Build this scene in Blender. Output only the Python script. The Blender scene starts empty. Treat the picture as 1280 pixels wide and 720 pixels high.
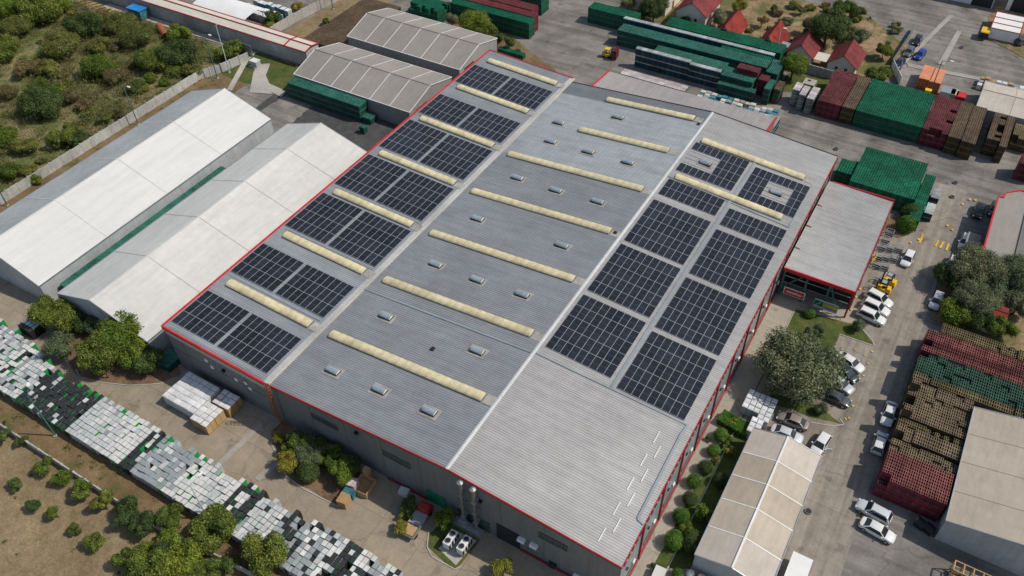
import bpy, bmesh, math, random
import numpy as np
from mathutils import Vector, Matrix
random.seed(7)
rad = math.radians
S = bpy.context.scene
COL = S.collection
# ------------------------------------------------------------------ camera
FOC, PIT, ROL, YAW, CH = 1036., rad(45.0), rad(-1.6), rad(31.8), 100.0
_f = np.array([-math.sin(YAW)*math.cos(PIT), math.cos(YAW)*math.cos(PIT), -math.sin(PIT)])
_r = np.array([math.cos(YAW), math.sin(YAW), 0.0]); _u = np.cross(_r, _f)
_r, _u = math.cos(ROL)*_r+math.sin(ROL)*_u, -math.sin(ROL)*_r+math.cos(ROL)*_u
cd = bpy.data.cameras.new('camera'); cam = bpy.data.objects.new('camera', cd); COL.objects.link(cam)
cd.sensor_width = 36; cd.lens = 36*FOC/1280; cd.clip_end = 2000; cd.clip_start = 1
M = Matrix(((_r[0], _u[0], -_f[0]), (_r[1], _u[1], -_f[1]), (_r[2], _u[2], -_f[2])))
cam.matrix_world = Matrix.Translation((0, 0, CH)) @ M.to_4x4()
S.camera = cam
def at(px, py, z=0.0):
    """survey helper: world point at height z seen at a photograph position"""
    d = _f+_r*(px-640)/FOC-_u*(py-360)/FOC
    q = d*((z-CH)/d[2]); return Vector((q[0], q[1], z))
# ------------------------------------------------------------------ light
SEL, SAZ = 50.0, 26.0
sd = Vector((math.cos(rad(SAZ))*math.cos(rad(SEL)), math.sin(rad(SAZ))*math.cos(rad(SEL)), math.sin(rad(SEL))))
w = bpy.data.worlds.new("World"); S.world = w; w.use_nodes = True
nt = w.node_tree; nt.nodes.clear()
sky = nt.nodes.new('ShaderNodeTexSky'); sky.sky_type = 'NISHITA'; sky.sun_disc = False
sky.sun_elevation = rad(SEL); sky.sun_rotation = math.atan2(sd.x, sd.y)
bg = nt.nodes.new('ShaderNodeBackground'); bg.inputs[1].default_value = 0.128
wo = nt.nodes.new('ShaderNodeOutputWorld'); tint = nt.nodes.new('ShaderNodeMix'); tint.data_type = 'RGBA'; tint.blend_type = 'MULTIPLY'; tint.inputs[0].default_value = 1; tint.inputs[7].default_value = (1.0, .93, .84, 1); nt.links.new(sky.outputs[0], tint.inputs[6]); nt.links.new(tint.outputs[2], bg.inputs[0]); nt.links.new(bg.outputs[0], wo.inputs[0])
sl = bpy.data.lights.new('sun', 'SUN'); sl.energy = 3.35; sl.angle = rad(0.6); sl.color = (1.0, 0.93, 0.82)
so = bpy.data.objects.new('sun', sl); COL.objects.link(so); so.rotation_euler = sd.to_track_quat('Z', 'Y').to_euler(); so.location = (0, 60, 120)
S.view_settings.view_transform = 'Standard'; S.view_settings.look = 'None'; S.view_settings.exposure = 0
S.cycles.max_bounces = 5; S.cycles.diffuse_bounces = 3; S.cycles.glossy_bounces = 2; S.cycles.transparent_max_bounces = 4
S.cycles.use_denoising = True
# ------------------------------------------------------------------ materials
def new_mat(name):
    m = bpy.data.materials.new(name); m.use_nodes = True
    n = m.node_tree; b = n.nodes['Principled BSDF']; return m, n, b
def noise(n, vec, scale, detail=4, rough=.6):
    t = n.nodes.new('ShaderNodeTexNoise'); t.inputs['Scale'].default_value = scale
    t.inputs['Detail'].default_value = detail; t.inputs['Roughness'].default_value = rough
    n.links.new(vec, t.inputs['Vector']); return t.outputs[0]
def ramp(n, fac, stops):
    r = n.nodes.new('ShaderNodeValToRGB'); e = r.color_ramp.elements
    while len(e) < len(stops): e.new(.5)
    for k, (p, c) in enumerate(stops):
        e[k].position = p; e[k].color = (c[0], c[1], c[2], 1)
    n.links.new(fac, r.inputs[0]); return r.outputs[0]
def mixc(n, mode, fac, a, b):
    m = n.nodes.new('ShaderNodeMix'); m.data_type = 'RGBA'; m.blend_type = mode
    if isinstance(fac, (int, float)): m.inputs[0].default_value = fac
    else: n.links.new(fac, m.inputs[0])
    for k, v in ((6, a), (7, b)):
        if isinstance(v, tuple): m.inputs[k].default_value = (v[0], v[1], v[2], 1)
        else: n.links.new(v, m.inputs[k])
    return m.outputs[2]
def wcoord(n, obj=False):
    if obj:
        t = n.nodes.new('ShaderNodeTexCoord'); return t.outputs['Object']
    g = n.nodes.new('ShaderNodeNewGeometry'); return g.outputs['Position']
def g3(v): return (v, v, v)
def pm(name, c, var=.25, big=.06, small=1.6, rough=.8, metal=0., bump=0., rnd=0., streak=None, spec=.3):
    """colour with large soft patches, fine grain and optional per-object shade"""
    m, n, b = new_mat(name); p = wcoord(n)
    lo, hi = 1-var, 1+var
    a = ramp(n, noise(n, p, big, 5, .65), [(.3, g3(lo)), (.7, g3(hi))])
    s = ramp(n, noise(n, p, small, 5, .7), [(.3, g3(1-var*.6)), (.7, g3(1+var*.6))])
    col = mixc(n, 'MULTIPLY', 1, mixc(n, 'MULTIPLY', 1, c, a), s)
    if streak:
        mp = n.nodes.new('ShaderNodeMapping'); mp.inputs['Scale'].default_value = streak; n.links.new(p, mp.inputs[0])
        st = ramp(n, noise(n, mp.outputs[0], 1, 4, .7), [(.35, g3(1-var*.7)), (.6, g3(1.05))]); col = mixc(n, 'MULTIPLY', 1, col, st)
    if rnd:
        oi = n.nodes.new('ShaderNodeObjectInfo'); col = mixc(n, 'MULTIPLY', 1, col, ramp(n, oi.outputs['Random'], [(0, g3(1-rnd)), (1, g3(1+rnd))]))
    n.links.new(col, b.inputs['Base Color']); b.inputs['Roughness'].default_value = rough; b.inputs['Metallic'].default_value = metal
    b.inputs['Specular IOR Level'].default_value = spec
    if bump:
        bp = n.nodes.new('ShaderNodeBump'); bp.inputs['Strength'].default_value = bump; bp.inputs['Distance'].default_value = .1
        n.links.new(noise(n, p, small*2, 4, .7), bp.inputs['Height']); n.links.new(bp.outputs[0], b.inputs['Normal'])
    return m
def ground_mat(name, stops, s1=.05, s2=.6, s3=5., mixw=(.5, .3), rough=.95, grain=.25, veg=None, joints=0, tracks=0):
    m, n, b = new_mat(name); p = wcoord(n)
    a = noise(n, p, s1, 8, .62); bb = noise(n, p, s2, 6, .7)
    mth = n.nodes.new('ShaderNodeMix'); mth.inputs[0].default_value = mixw[0]; n.links.new(a, mth.inputs[2]); n.links.new(bb, mth.inputs[3])
    col = ramp(n, mth.outputs[0], stops)
    f = ramp(n, noise(n, p, s3, 3, .8), [(.3, g3(1-grain)), (.7, g3(1+grain))]); col = mixc(n, 'MULTIPLY', 1, col, f)
    if veg:
        v = ramp(n, noise(n, p, veg[1], 6, .75), [(veg[2], g3(0)), (veg[2]+.12, g3(1))]); col = mixc(n, 'MIX', v, col, veg[0])
    if tracks:
        mp = n.nodes.new('ShaderNodeMapping'); mp.inputs['Scale'].default_value = (1.2, .05, 1) if tracks == 1 else (.05, 1.2, 1)
        n.links.new(p, mp.inputs[0])
        v = ramp(n, noise(n, mp.outputs[0], .55, 4, .6), [(.42, g3(.72)), (.56, g3(1.06))]); col = mixc(n, 'MULTIPLY', .7, col, v)
    if tracks == 2:
        wv = n.nodes.new('ShaderNodeTexWave'); wv.wave_type = 'RINGS'; wv.rings_direction = 'Z'; wv.inputs['Scale'].default_value = .035; wv.inputs['Distortion'].default_value = 9; wv.inputs['Detail'].default_value = 3; wv.inputs['Detail Scale'].default_value = .5
        mp = n.nodes.new('ShaderNodeMapping'); mp.inputs['Location'].default_value = (80, -160, 0); n.links.new(p, mp.inputs[0]); n.links.new(mp.outputs[0], wv.inputs['Vector'])
        v = ramp(n, wv.outputs[0], [(.1, g3(.72)), (.6, g3(1.08))]); col = mixc(n, 'MULTIPLY', .6, col, v)
    # oil spots and stains
    v = ramp(n, noise(n, p, .33, 3, .5), [(.30, g3(.62)), (.38, g3(1))]); col = mixc(n, 'MULTIPLY', .8 if not veg else .3, col, v)
    if not veg:
        ds = n.nodes.new('ShaderNodeVectorMath'); ds.operation = 'MULTIPLY_ADD'; nz = n.nodes.new('ShaderNodeTexNoise'); nz.inputs['Scale'].default_value = .4; n.links.new(p, nz.inputs['Vector'])
        n.links.new(nz.outputs[1], ds.inputs[0]); ds.inputs[1].default_value = (2.5, 2.5, 0); n.links.new(p, ds.inputs[2])
        vo = n.nodes.new('ShaderNodeTexVoronoi'); vo.feature = 'DISTANCE_TO_EDGE'; vo.inputs['Scale'].default_value = .085; n.links.new(ds.outputs[0], vo.inputs['Vector'])
        v = ramp(n, vo.outputs[0], [(.003, g3(.62)), (.011, g3(1))]); col = mixc(n, 'MULTIPLY', .45, col, v)
    if joints:
        br = n.nodes.new('ShaderNodeTexBrick'); br.offset = 0; br.inputs['Scale'].default_value = 1
        br.inputs['Brick Width'].default_value = joints; br.inputs['Row Height'].default_value = joints
        br.inputs['Mortar Size'].default_value = .07; br.inputs['Color1'].default_value = (1, 1, 1, 1); br.inputs['Color2'].default_value = (.9, .9, .9, 1)
        br.inputs['Mortar'].default_value = (.7, .68, .64, 1); n.links.new(p, br.inputs['Vector']); col = mixc(n, 'MULTIPLY', .8, col, br.outputs[0])
    n.links.new(col, b.inputs['Base Color']); b.inputs['Roughness'].default_value = rough; b.inputs['Specular IOR Level'].default_value = .2
    bp = n.nodes.new('ShaderNodeBump'); bp.inputs['Strength'].default_value = .12 if not veg else .9; bp.inputs['Distance'].default_value = .12
    n.links.new(noise(n, p, s3*.7, 4, .8), bp.inputs['Height']); n.links.new(bp.outputs[0], b.inputs['Normal'])
    return m
def leaf_mat(name, cols, trans=.25):
    m, n, b = new_mat(name); g = n.nodes.new('ShaderNodeNewGeometry'); oi = n.nodes.new('ShaderNodeObjectInfo')
    col = ramp(n, g.outputs['Random Per Island'], [(0, cols[0]), (.55, cols[1]), (1, cols[2])])
    tc = n.nodes.new('ShaderNodeTexCoord')
    v = ramp(n, noise(n, tc.outputs['Object'], .9, 3, .6), [(.35, g3(.6)), (.65, g3(1.35))]); col = mixc(n, 'MULTIPLY', 1, col, v)
    col = mixc(n, 'MULTIPLY', 1, col, ramp(n, oi.outputs['Random'], [(0, (.8, .85, .8)), (.5, (1.05, 1, .9)), (1, (1.25, 1.15, 1))]))
    v = ramp(n, noise(n, wcoord(n), .22, 3, .6), [(.35, (1.12, 1.05, .95)), (.65, (.88, .98, .92))]); col = mixc(n, 'MULTIPLY', 1, col, v)
    n.links.new(col, b.inputs['Base Color']); b.inputs['Roughness'].default_value = .8; b.inputs['Specular IOR Level'].default_value = .12
    tr = n.nodes.new('ShaderNodeBsdfTranslucent'); n.links.new(col, tr.inputs[0]); mx = n.nodes.new('ShaderNodeMixShader'); mx.inputs[0].default_value = trans
    n.links.new(b.outputs[0], mx.inputs[1]); n.links.new(tr.outputs[0], mx.inputs[2]); n.links.new(mx.outputs[0], n.nodes['Material Output'].inputs[0])
    return m
def crate_mat(name, a, b_, rough=.6):
    m, n, b = new_mat(name); g = n.nodes.new('ShaderNodeNewGeometry'); oi = n.nodes.new('ShaderNodeObjectInfo')
    col = ramp(n, g.outputs['Random Per Island'], [(0, a), (1, b_)])
    col = mixc(n, 'MULTIPLY', 1, col, ramp(n, oi.outputs['Random'], [(0, g3(.8)), (1, g3(1.25))]))
    v = ramp(n, noise(n, wcoord(n), .25, 4, .6), [(.35, g3(.75)), (.65, g3(1.2))]); col = mixc(n, 'MULTIPLY', 1, col, v)
    n.links.new(col, b.inputs['Base Color']); b.inputs['Roughness'].default_value = rough; b.inputs['Specular IOR Level'].default_value = .3
    return m
MT = {}
MT['roof_l'] = pm('corrugated roof blue grey', (.33, .35, .37), .14, .05, .5, .5, .25, streak=(.08, 1.2, 1))
MT['roof_m'] = pm('corrugated roof grey', (.31, .322, .335), .14, .045, .5, .5, .25, streak=(.08, 1.2, 1))
MT['roof_b'] = pm('corrugated roof pale', (.45, .475, .485), .15, .05, .5, .45, .25, streak=(.08, 1.2, 1))
MT['roof_r'] = pm('corrugated roof light grey', (.425, .415, .405), .14, .05, .5, .5, .2, streak=(.08, 1.2, 1))
MT['roof_x'] = pm('corrugated roof annex', (.42, .415, .405), .15, .06, .6, .55, .15, streak=(.1, 1.5, 1))
MT['roof_ra'] = pm('corrugated roof brownish grey', (.33, .31, .305), .12, .06, .6, .6, .1, streak=(1.5, .1, 1))
MT['flash'] = pm('pale flashing', (.50, .51, .51), .2, .1, 2, .5, .2)
MT['roof_d2'] = pm('dark brown grey roof felt', (.17, .165, .155), .2, .1, 1, .85)
MT['ridgec'] = pm('ridge flashing', (.60, .61, .61), .15, .1, 2, .5, .2)
MT['roof_d'] = pm('corrugated roof dark strip', (.23, .24, .255), .15, .05, .5, .5, .2, streak=(.08, 1.2, 1))
MT['beige'] = pm('beige gutter edge', (.50, .46, .38), .25, .1, 2, .7)
MT['tray'] = pm('cable tray', (.33, .37, .40), .15, .1, 2, .5, .3)
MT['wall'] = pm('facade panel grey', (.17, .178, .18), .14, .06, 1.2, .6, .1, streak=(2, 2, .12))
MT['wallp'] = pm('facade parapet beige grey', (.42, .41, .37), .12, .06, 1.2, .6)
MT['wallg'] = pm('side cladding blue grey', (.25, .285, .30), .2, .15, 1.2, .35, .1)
MT['red'] = pm('red trim paint', (.52, .03, .035), .22, .2, 2, .5)
MT['redd'] = pm('dark red trim paint', (.33, .03, .035), .15, .1, 2, .5)
MT['sky'] = pm('yellowed translucent sheet', (.62, .54, .34), .25, .3, 2, .6)
MT['skyr'] = pm('pale skylight joint', (.66, .61, .44), .1, .3, 2, .5)
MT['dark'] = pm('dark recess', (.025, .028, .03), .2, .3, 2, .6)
MT['black'] = pm('black plastic', (.02, .02, .022), .2, .3, 2, .45)
MT['dome'] = pm('smoke vent dome', (.33, .39, .44), .2, .5, 3, .25, .2)
MT['domew'] = pm('vent end cap white', (.75, .75, .72), .1, .5, 3, .5)
MT['kerb0'] = pm('vent flashing brownish', (.33, .315, .29), .3, .5, 3, .8)
MT['pv'] = pm('solar cell', (.018, .021, .030), .25, .2, 3, .22, 0, rnd=.25, spec=.5)
MT['pvm'] = pm('cell gap', (.12, .12, .13), .1, .3, 3, .5)
MT['pvf'] = pm('solar frame', (.62, .62, .60), .1, .3, 3, .4, .4)
MT['tentw'] = pm('white tent membrane', (.60, .60, .585), .05, .04, .8, .65, streak=(.9, .08, 1))
MT['tentw2'] = pm('off white tent membrane', (.57, .565, .54), .08, .05, .8, .65, streak=(.9, .08, 1))
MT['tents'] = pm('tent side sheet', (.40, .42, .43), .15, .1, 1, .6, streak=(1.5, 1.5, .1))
MT['tentg'] = pm('grey tent membrane', (.29, .265, .24), .09, .06, .8, .75, streak=(1.3, .2, 1))
MT['tentseam'] = pm('greyish tent seam', (.44, .44, .42), .1, .1, 1, .7)
MT['tentgs'] = pm('grey tent wall', (.28, .275, .265), .12, .1, .8, .75, streak=(1.5, 1.5, .1))
MT['tentb'] = pm('beige tent membrane', (.45, .39, .315), .10, .08, .8, .75, streak=(1.3, .25, 1))
MT['tentb2'] = pm('tan tent membrane', (.41, .35, .275), .10, .08, .8, .75, streak=(1.3, .25, 1))
MT['tentc'] = pm('cream tent membrane', (.49, .44, .38), .10, .08, .8, .75, streak=(1.3, .25, 1))
MT['white'] = pm('white paint', (.76, .76, .74), .08, .2, 2, .5)
MT['cream'] = pm('cream roof sheet', (.60, .57, .49), .1, .1, 1, .6, streak=(.1, 1.2, 1))
MT['conc'] = pm('concrete', (.40, .38, .34), .2, .15, 2.5, .9, bump=.3)
MT['concw'] = pm('weathered concrete wall', (.42, .42, .40), .25, .15, 2, .9, bump=.3, streak=(1.5, 1.5, .3))
MT['steel'] = pm('galvanised steel', (.45, .47, .48), .15, .3, 3, .4, .7)
MT['steeld'] = pm('weathered flue steel', (.20, .20, .19), .2, .3, 3, .5, .5)
MT['pole'] = pm('green lamp pole paint', (.05, .16, .14), .15, .3, 3, .5)
MT['polew'] = pm('grey lamp pole', (.5, .52, .53), .15, .3, 3, .5)
MT['glass'] = pm('dark glass', (.02, .03, .035), .1, .5, 3, .08, 0, spec=.7)
MT['winglass'] = pm('window glass green grey', (.05, .075, .07), .3, .5, 3, .15, spec=.6)
MT['tile'] = pm('red roof tiles', (.18, .045, .045), .3, .25, 3, .85, bump=.5, streak=(3.5, .5, 1), spec=.1)
MT['tile2'] = pm('bright red roof tiles', (.25, .042, .035), .3, .25, 3, .85, bump=.5, streak=(3.5, .5, 1), spec=.1)
MT['plaster'] = pm('cream plaster', (.62, .58, .50), .12, .2, 2, .85)
MT['wood'] = pm('weathered timber', (.42, .27, .14), .25, .4, 4, .85)
MT['woodd'] = pm('dark timber', (.12, .08, .05), .25, .4, 4, .85)
MT['rust'] = pm('rusty steel', (.30, .10, .045), .3, .4, 4, .85)
MT['orange'] = pm('orange container steel', (.62, .25, .13), .2, .4, 2, .6)
MT['oranged'] = pm('orange crate side', (.45, .13, .04), .3, .4, 4, .7)
MT['blue'] = pm('bright blue plastic', (.03, .22, .55), .3, .4, 4, .5)
MT['teal'] = pm('teal plastic crate', (.06, .20, .24), .4, .6, 3, .5, rnd=.3)
MT['green'] = pm('green plastic', (.01, .18, .09), .3, .5, 4, .5)
MT['yellow'] = pm('machine yellow', (.75, .46, .02), .12, .5, 4, .4)
MT['tyre'] = pm('rubber', (.02, .02, .02), .1, .5, 4, .8)
MT['bark'] = pm('bark', (.10, .07, .045), .3, .5, 4, .9)
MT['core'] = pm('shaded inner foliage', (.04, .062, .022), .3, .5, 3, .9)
MT['tail'] = pm('tail lamp red', (.45, .01, .01), .1, .5, 4, .2)
MT['head'] = pm('headlamp lens', (.7, .72, .75), .1, .5, 4, .1, .3)
MT['roadyel'] = pm('yellow road paint', (.62, .40, .06), .35, .5, 3, .8)
MT['roadwh'] = pm('worn pale paint', (.55, .54, .50), .3, .5, 3, .8)
MT['patch'] = pm('trench patch concrete', (.33, .31, .28), .2, .2, 3, .9)
MT['foil'] = pm('wrapped white goods', (.66, .67, .68), .15, .6, 3, .35, rnd=.12)
MT['card'] = pm('brown cardboard', (.42, .27, .13), .2, .5, 3, .8, rnd=.1)
MT['pinkw'] = pm('pale pink shrink wrap', (.50, .40, .42), .35, .9, 6, .4, rnd=.25)
for k, c in {'white': (.72, .72, .71), 'silver': (.50, .52, .54), 'taupe': (.30, .26, .23), 'dgrey': (.07, .075, .08), 'black': (.015, .016, .018), 'green': (.015, .035, .03),
             'navy': (.01, .02, .10), 'blue': (.01, .05, .35), 'grey': (.12, .12, .13), 'pearl': (.62, .66, .68)}.items():
    m, n, b = new_mat('car paint '+k); b.inputs['Base Color'].default_value = (*c, 1); b.inputs['Roughness'].default_value = .28
    b.inputs['Coat Weight'].default_value = .5; b.inputs['Coat Roughness'].default_value = .06; b.inputs['Metallic'].default_value = 0 if k == 'white' else .15
    MT['car_'+k] = m
for k, c in {'w': (.64, .64, .62), 'g': (.30, .335, .35), 'lg': (.50, .52, .52), 'k': (.035, .037, .04)}.items():
    MT['cool_'+k] = pm('cooler top '+k, c, .15, .6, 4, .5, rnd=.12)
MT['coolgreen'] = pm('cooler side green', (.02, .30, .07), .2, .6, 4, .4)
MT['coolside'] = pm('cooler side greyish white', (.42, .42, .45), .25, .6, 4, .5)
MT['coolorange'] = pm('cooler side orange', (.75, .25, .03), .2, .6, 4, .4)
CR = {}
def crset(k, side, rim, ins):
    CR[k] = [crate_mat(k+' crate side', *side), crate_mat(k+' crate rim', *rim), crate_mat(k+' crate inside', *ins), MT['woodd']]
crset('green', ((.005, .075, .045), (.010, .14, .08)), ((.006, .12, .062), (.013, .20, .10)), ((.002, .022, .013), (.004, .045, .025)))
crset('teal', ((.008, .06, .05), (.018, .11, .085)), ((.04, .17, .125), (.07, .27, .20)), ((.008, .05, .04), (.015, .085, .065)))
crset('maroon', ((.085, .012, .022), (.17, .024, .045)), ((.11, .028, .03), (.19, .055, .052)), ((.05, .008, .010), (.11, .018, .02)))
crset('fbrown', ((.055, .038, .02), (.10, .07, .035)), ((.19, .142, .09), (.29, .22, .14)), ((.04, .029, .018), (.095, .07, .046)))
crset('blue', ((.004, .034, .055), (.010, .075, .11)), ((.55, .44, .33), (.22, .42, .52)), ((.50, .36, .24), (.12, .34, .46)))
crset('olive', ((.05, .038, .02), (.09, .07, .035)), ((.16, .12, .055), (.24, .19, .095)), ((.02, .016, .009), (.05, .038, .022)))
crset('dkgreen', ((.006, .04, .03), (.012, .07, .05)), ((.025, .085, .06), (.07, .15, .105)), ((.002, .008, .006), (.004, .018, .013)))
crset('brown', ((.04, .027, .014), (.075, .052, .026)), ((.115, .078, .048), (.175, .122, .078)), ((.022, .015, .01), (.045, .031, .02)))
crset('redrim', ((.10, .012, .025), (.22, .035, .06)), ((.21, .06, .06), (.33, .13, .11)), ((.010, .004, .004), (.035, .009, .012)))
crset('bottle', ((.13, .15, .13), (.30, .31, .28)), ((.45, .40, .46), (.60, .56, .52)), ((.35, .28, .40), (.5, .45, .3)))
MT['leaf_broad'] = leaf_mat('broad leaves', [(.055, .085, .02), (.13, .175, .04), (.22, .265, .075)])
MT['leaf_lime'] = leaf_mat('light green leaves', [(.055, .095, .018), (.14, .20, .035), (.25, .31, .07)])
MT['leaf_dark'] = leaf_mat('dark leaves', [(.04, .065, .028), (.085, .13, .048), (.145, .19, .07)])
MT['leaf_olive'] = leaf_mat('olive leaves', [(.10, .115, .072), (.20, .22, .14), (.32, .335, .235)])
MT['leaf_blue'] = leaf_mat('grey green leaves', [(.06, .09, .06), (.13, .17, .11), (.24, .275, .18)])
MT['leaf_dry'] = leaf_mat('dry brush', [(.10, .085, .045), (.20, .165, .085), (.33, .265, .15)])
MT['leaf_scrub'] = leaf_mat('scrub leaves', [(.075, .09, .028), (.16, .18, .055), (.26, .265, .10)])
MT['leaf_ball'] = leaf_mat('clipped shrub leaves', [(.035, .09, .016), (.085, .19, .03), (.16, .29, .06)], .15)
MT['leaf_yel'] = leaf_mat('yellow green leaves', [(.13, .13, .025), (.25, .245, .05), (.38, .35, .09)])
# ------------------------------------------------------------------ mesh builder
class MB:
    def __init__(s): s.v = []; s.f = []; s.m = []
    def add(s, vs, fs, mi=0):
        o = len(s.v); s.v += [tuple(p) for p in vs]; s.f += [tuple(i+o for i in q) for q in fs]; s.m += [mi]*len(fs)
    def quad(s, a, b, c, d, mi=0): s.add([a, b, c, d], [(0, 1, 2, 3)], mi)
    def box(s, x0, x1, y0, y1, z0, z1, mi=0, top=None, skip=''):
        vs = [(x0, y0, z0), (x1, y0, z0), (x1, y1, z0), (x0, y1, z0), (x0, y0, z1), (x1, y0, z1), (x1, y1, z1), (x0, y1, z1)]
        fs = [(0, 1, 5, 4), (1, 2, 6, 5), (2, 3, 7, 6), (3, 0, 4, 7)]
        if 'b' not in skip: fs.append((3, 2, 1, 0))
        s.add(vs, fs, mi)
        if 't' not in skip: s.add(vs[4:], [(0, 1, 2, 3)], mi if top is None else top)
    def bar(s, a, b, w_, h=None, mi=0):
        a = Vector(a); b = Vector(b); d = (b-a).normalized(); h = h or w_
        u = d.cross(Vector((0, 0, 1)))
        if u.length < .05: u = Vector((1, 0, 0))
        u.normalize(); v = u.cross(d); u = u*w_/2; v = v*h/2
        vs = [a-u-v, a+u-v, a+u+v, a-u+v, b-u-v, b+u-v, b+u+v, b-u+v]
        s.add(vs, [(3, 2, 1, 0), (4, 5, 6, 7), (0, 1, 5, 4), (1, 2, 6, 5), (2, 3, 7, 6), (3, 0, 4, 7)], mi)
    def tube(s, a, b, r0, r1=None, n=10, mi=0, caps=True):
        a = Vector(a); b = Vector(b); d = (b-a).normalized(); r1 = r0 if r1 is None else r1
        u = d.cross(Vector((0, 0, 1)))
        if u.length < .05: u = Vector((1, 0, 0))
        u.normalize(); v = d.cross(u)
        vs = []
        for c, r in ((a, r0), (b, r1)):
            for k in range(n):
                t = 2*math.pi*k/n; vs.append(c+u*math.cos(t)*r+v*math.sin(t)*r)
        fs = [(k, (k+1) % n, n+(k+1) % n, n+k) for k in range(n)]
        if caps: fs += [tuple(range(n-1, -1, -1)), tuple(range(n, 2*n))]
        s.add(vs, fs, mi)
    def prism(s, poly, y0, y1, mi=0, ends=None):
        """poly = list of (x,z), extruded along y"""
        n = len(poly); vs = [(x, y0, z) for x, z in poly]+[(x, y1, z) for x, z in poly]
        s.add(vs, [(k, (k+1) % n, n+(k+1) % n, n+k) for k in range(n)], mi)
        s.add(vs, [tuple(range(n-1, -1, -1)), tuple(range(n, 2*n))], mi if ends is None else ends)
    def mesh(s, name, mats, smooth=False):
        me = bpy.data.meshes.new(name); me.from_pydata(s.v, [], s.f)
        for m in (mats if isinstance(mats, (list, tuple)) else [mats]): me.materials.append(MT[m] if isinstance(m, str) else m)
        me.polygons.foreach_set('material_index', s.m)
        if smooth: me.polygons.foreach_set('use_smooth', [True]*len(s.f))
        bm = bmesh.new(); bm.from_mesh(me); bmesh.ops.recalc_face_normals(bm, faces=bm.faces); bm.to_mesh(me); bm.free()
        me.update(); return me
    def build(s, name, mats, parent=None, loc=None, smooth=False):
        return obj(name, s.mesh(name, mats, smooth), parent, loc)
def obj(name, me, parent=None, loc=None, rz=0, sc=None):
    o = bpy.data.objects.new(name, me); COL.objects.link(o)
    if parent: o.parent = parent
    if loc is not None: o.location = loc
    if rz: o.rotation_euler.z = rz
    if sc: o.scale = sc
    return o
def tag(o, label=None, cat=None, group=None, kind=None):
    if label: o['label'] = label
    if cat: o['category'] = cat
    if group: o['group'] = group
    if kind: o['kind'] = kind
    return o
def thing(name, label, cat, loc=(0, 0, 0), rz=0, group=None):
    o = bpy.data.objects.new(name, None); COL.objects.link(o); o.location = loc; o.rotation_euler.z = rz; o.empty_display_size = .5
    return tag(o, label, cat, group)
# ------------------------------------------------------------------ ground
G_ASPH = ground_mat('weathered asphalt', [(.30, (.125, .115, .105)), (.5, (.215, .20, .182)), (.7, (.315, .29, .26))], .035, .35, 2.2, tracks=2, grain=.12)
G_ROAD = ground_mat('asphalt road', [(.32, (.195, .17, .142)), (.5, (.295, .26, .22)), (.68, (.385, .345, .295))], .05, .5, 2.2, tracks=1, joints=14, grain=.10)
G_DARK = ground_mat('dark asphalt', [(.32, (.045, .047, .05)), (.5, (.07, .072, .075)), (.7, (.12, .12, .12))], .07, .4, 2.2, grain=.1)
G_YARD = ground_mat('concrete yard', [(.30, (.22, .185, .14)), (.5, (.315, .265, .20)), (.7, (.40, .335, .25))], .06, .5, 2.2, joints=6.5, grain=.10)
G_CONC = ground_mat('light concrete', [(.3, (.28, .25, .205)), (.5, (.37, .335, .28)), (.7, (.42, .37, .30))], .1, .8, 2.2, joints=9, grain=.1)
G_SCRUB = ground_mat('dry scrub soil', [(.32, (.13, .105, .055)), (.5, (.245, .20, .11)), (.7, (.42, .36, .21))], .09, .5, 3., (.5, .3), veg=((.13, .15, .05), .13, .42))
G_ORCH = ground_mat('dry orchard grass', [(.32, (.15, .105, .06)), (.5, (.24, .18, .105)), (.7, (.34, .27, .165))], .12, .8, 3., (.5, .3), veg=((.12, .115, .045), .25, .56))
G_STRIP = ground_mat('rough verge', [(.32, (.10, .065, .035)), (.5, (.19, .13, .07)), (.7, (.27, .20, .11))], .15, .8, 3., veg=((.085, .095, .03), .2, .52))
G_LAWN = ground_mat('lawn', [(.32, (.035, .06, .015)), (.5, (.075, .10, .025)), (.7, (.17, .15, .055))], .2, .9, 4., veg=((.18, .14, .06), .15, .60))
G_BED = ground_mat('planting bed soil', [(.32, (.09, .058, .035)), (.5, (.19, .12, .075)), (.7, (.30, .205, .13))], .2, .9, 4., veg=((.05, .06, .02), .3, .58))
G_SAND = ground_mat('sandy garden soil', [(.32, (.16, .10, .055)), (.5, (.30, .20, .12)), (.7, (.42, .31, .2))], .12, .6, 3., veg=((.12, .125, .045), .13, .45))
lay = [0]
def sheet(name, pts, mat, jag=0., kind='structure', z=None):
    lay[0] += 1; zz = .004*lay[0] if z is None else z
    P = []
    n = len(pts)
    for k in range(n):
        a = Vector(pts[k][:2]); b = Vector(pts[(k+1) % n][:2]); L = (b-a).length
        seg = max(1, int(L/1.2)) if jag else 1
        for j in range(seg):
            p = a.lerp(b, j/seg)
            if jag and j: p += Vector((random.uniform(-jag, jag), random.uniform(-jag, jag)))
            P.append((p.x, p.y, zz))
    bm = bmesh.new(); vs = [bm.verts.new(p) for p in P]; f = bm.faces.new(vs); f.normal_update()
    if f.normal.z < 0: f.normal_flip()
    bmesh.ops.triangulate(bm, faces=[f]); me = bpy.data.meshes.new(name); bm.to_mesh(me); bm.free(); me.materials.append(mat)
    o = obj(name, me); tag(o, kind=kind); return o
def px(*L): return [at(a, b, 0) for a, b in L]
def rect(x0, x1, y0, y1): return [(x0, y0), (x1, y0), (x1, y1), (x0, y1)]
sheet('ground', rect(-900, 900, -300, 1500), G_ASPH, z=0)
sheet('concrete_yard', rect(-330, -13, 24, 46), G_YARD)
sheet('scrub_ground', [(-520, -60), (-150.4, -60), (-150.4, 121.5), (-185, 123), (-204, 118), (-225, 124), (-520, 128)], G_SCRUB)
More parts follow.
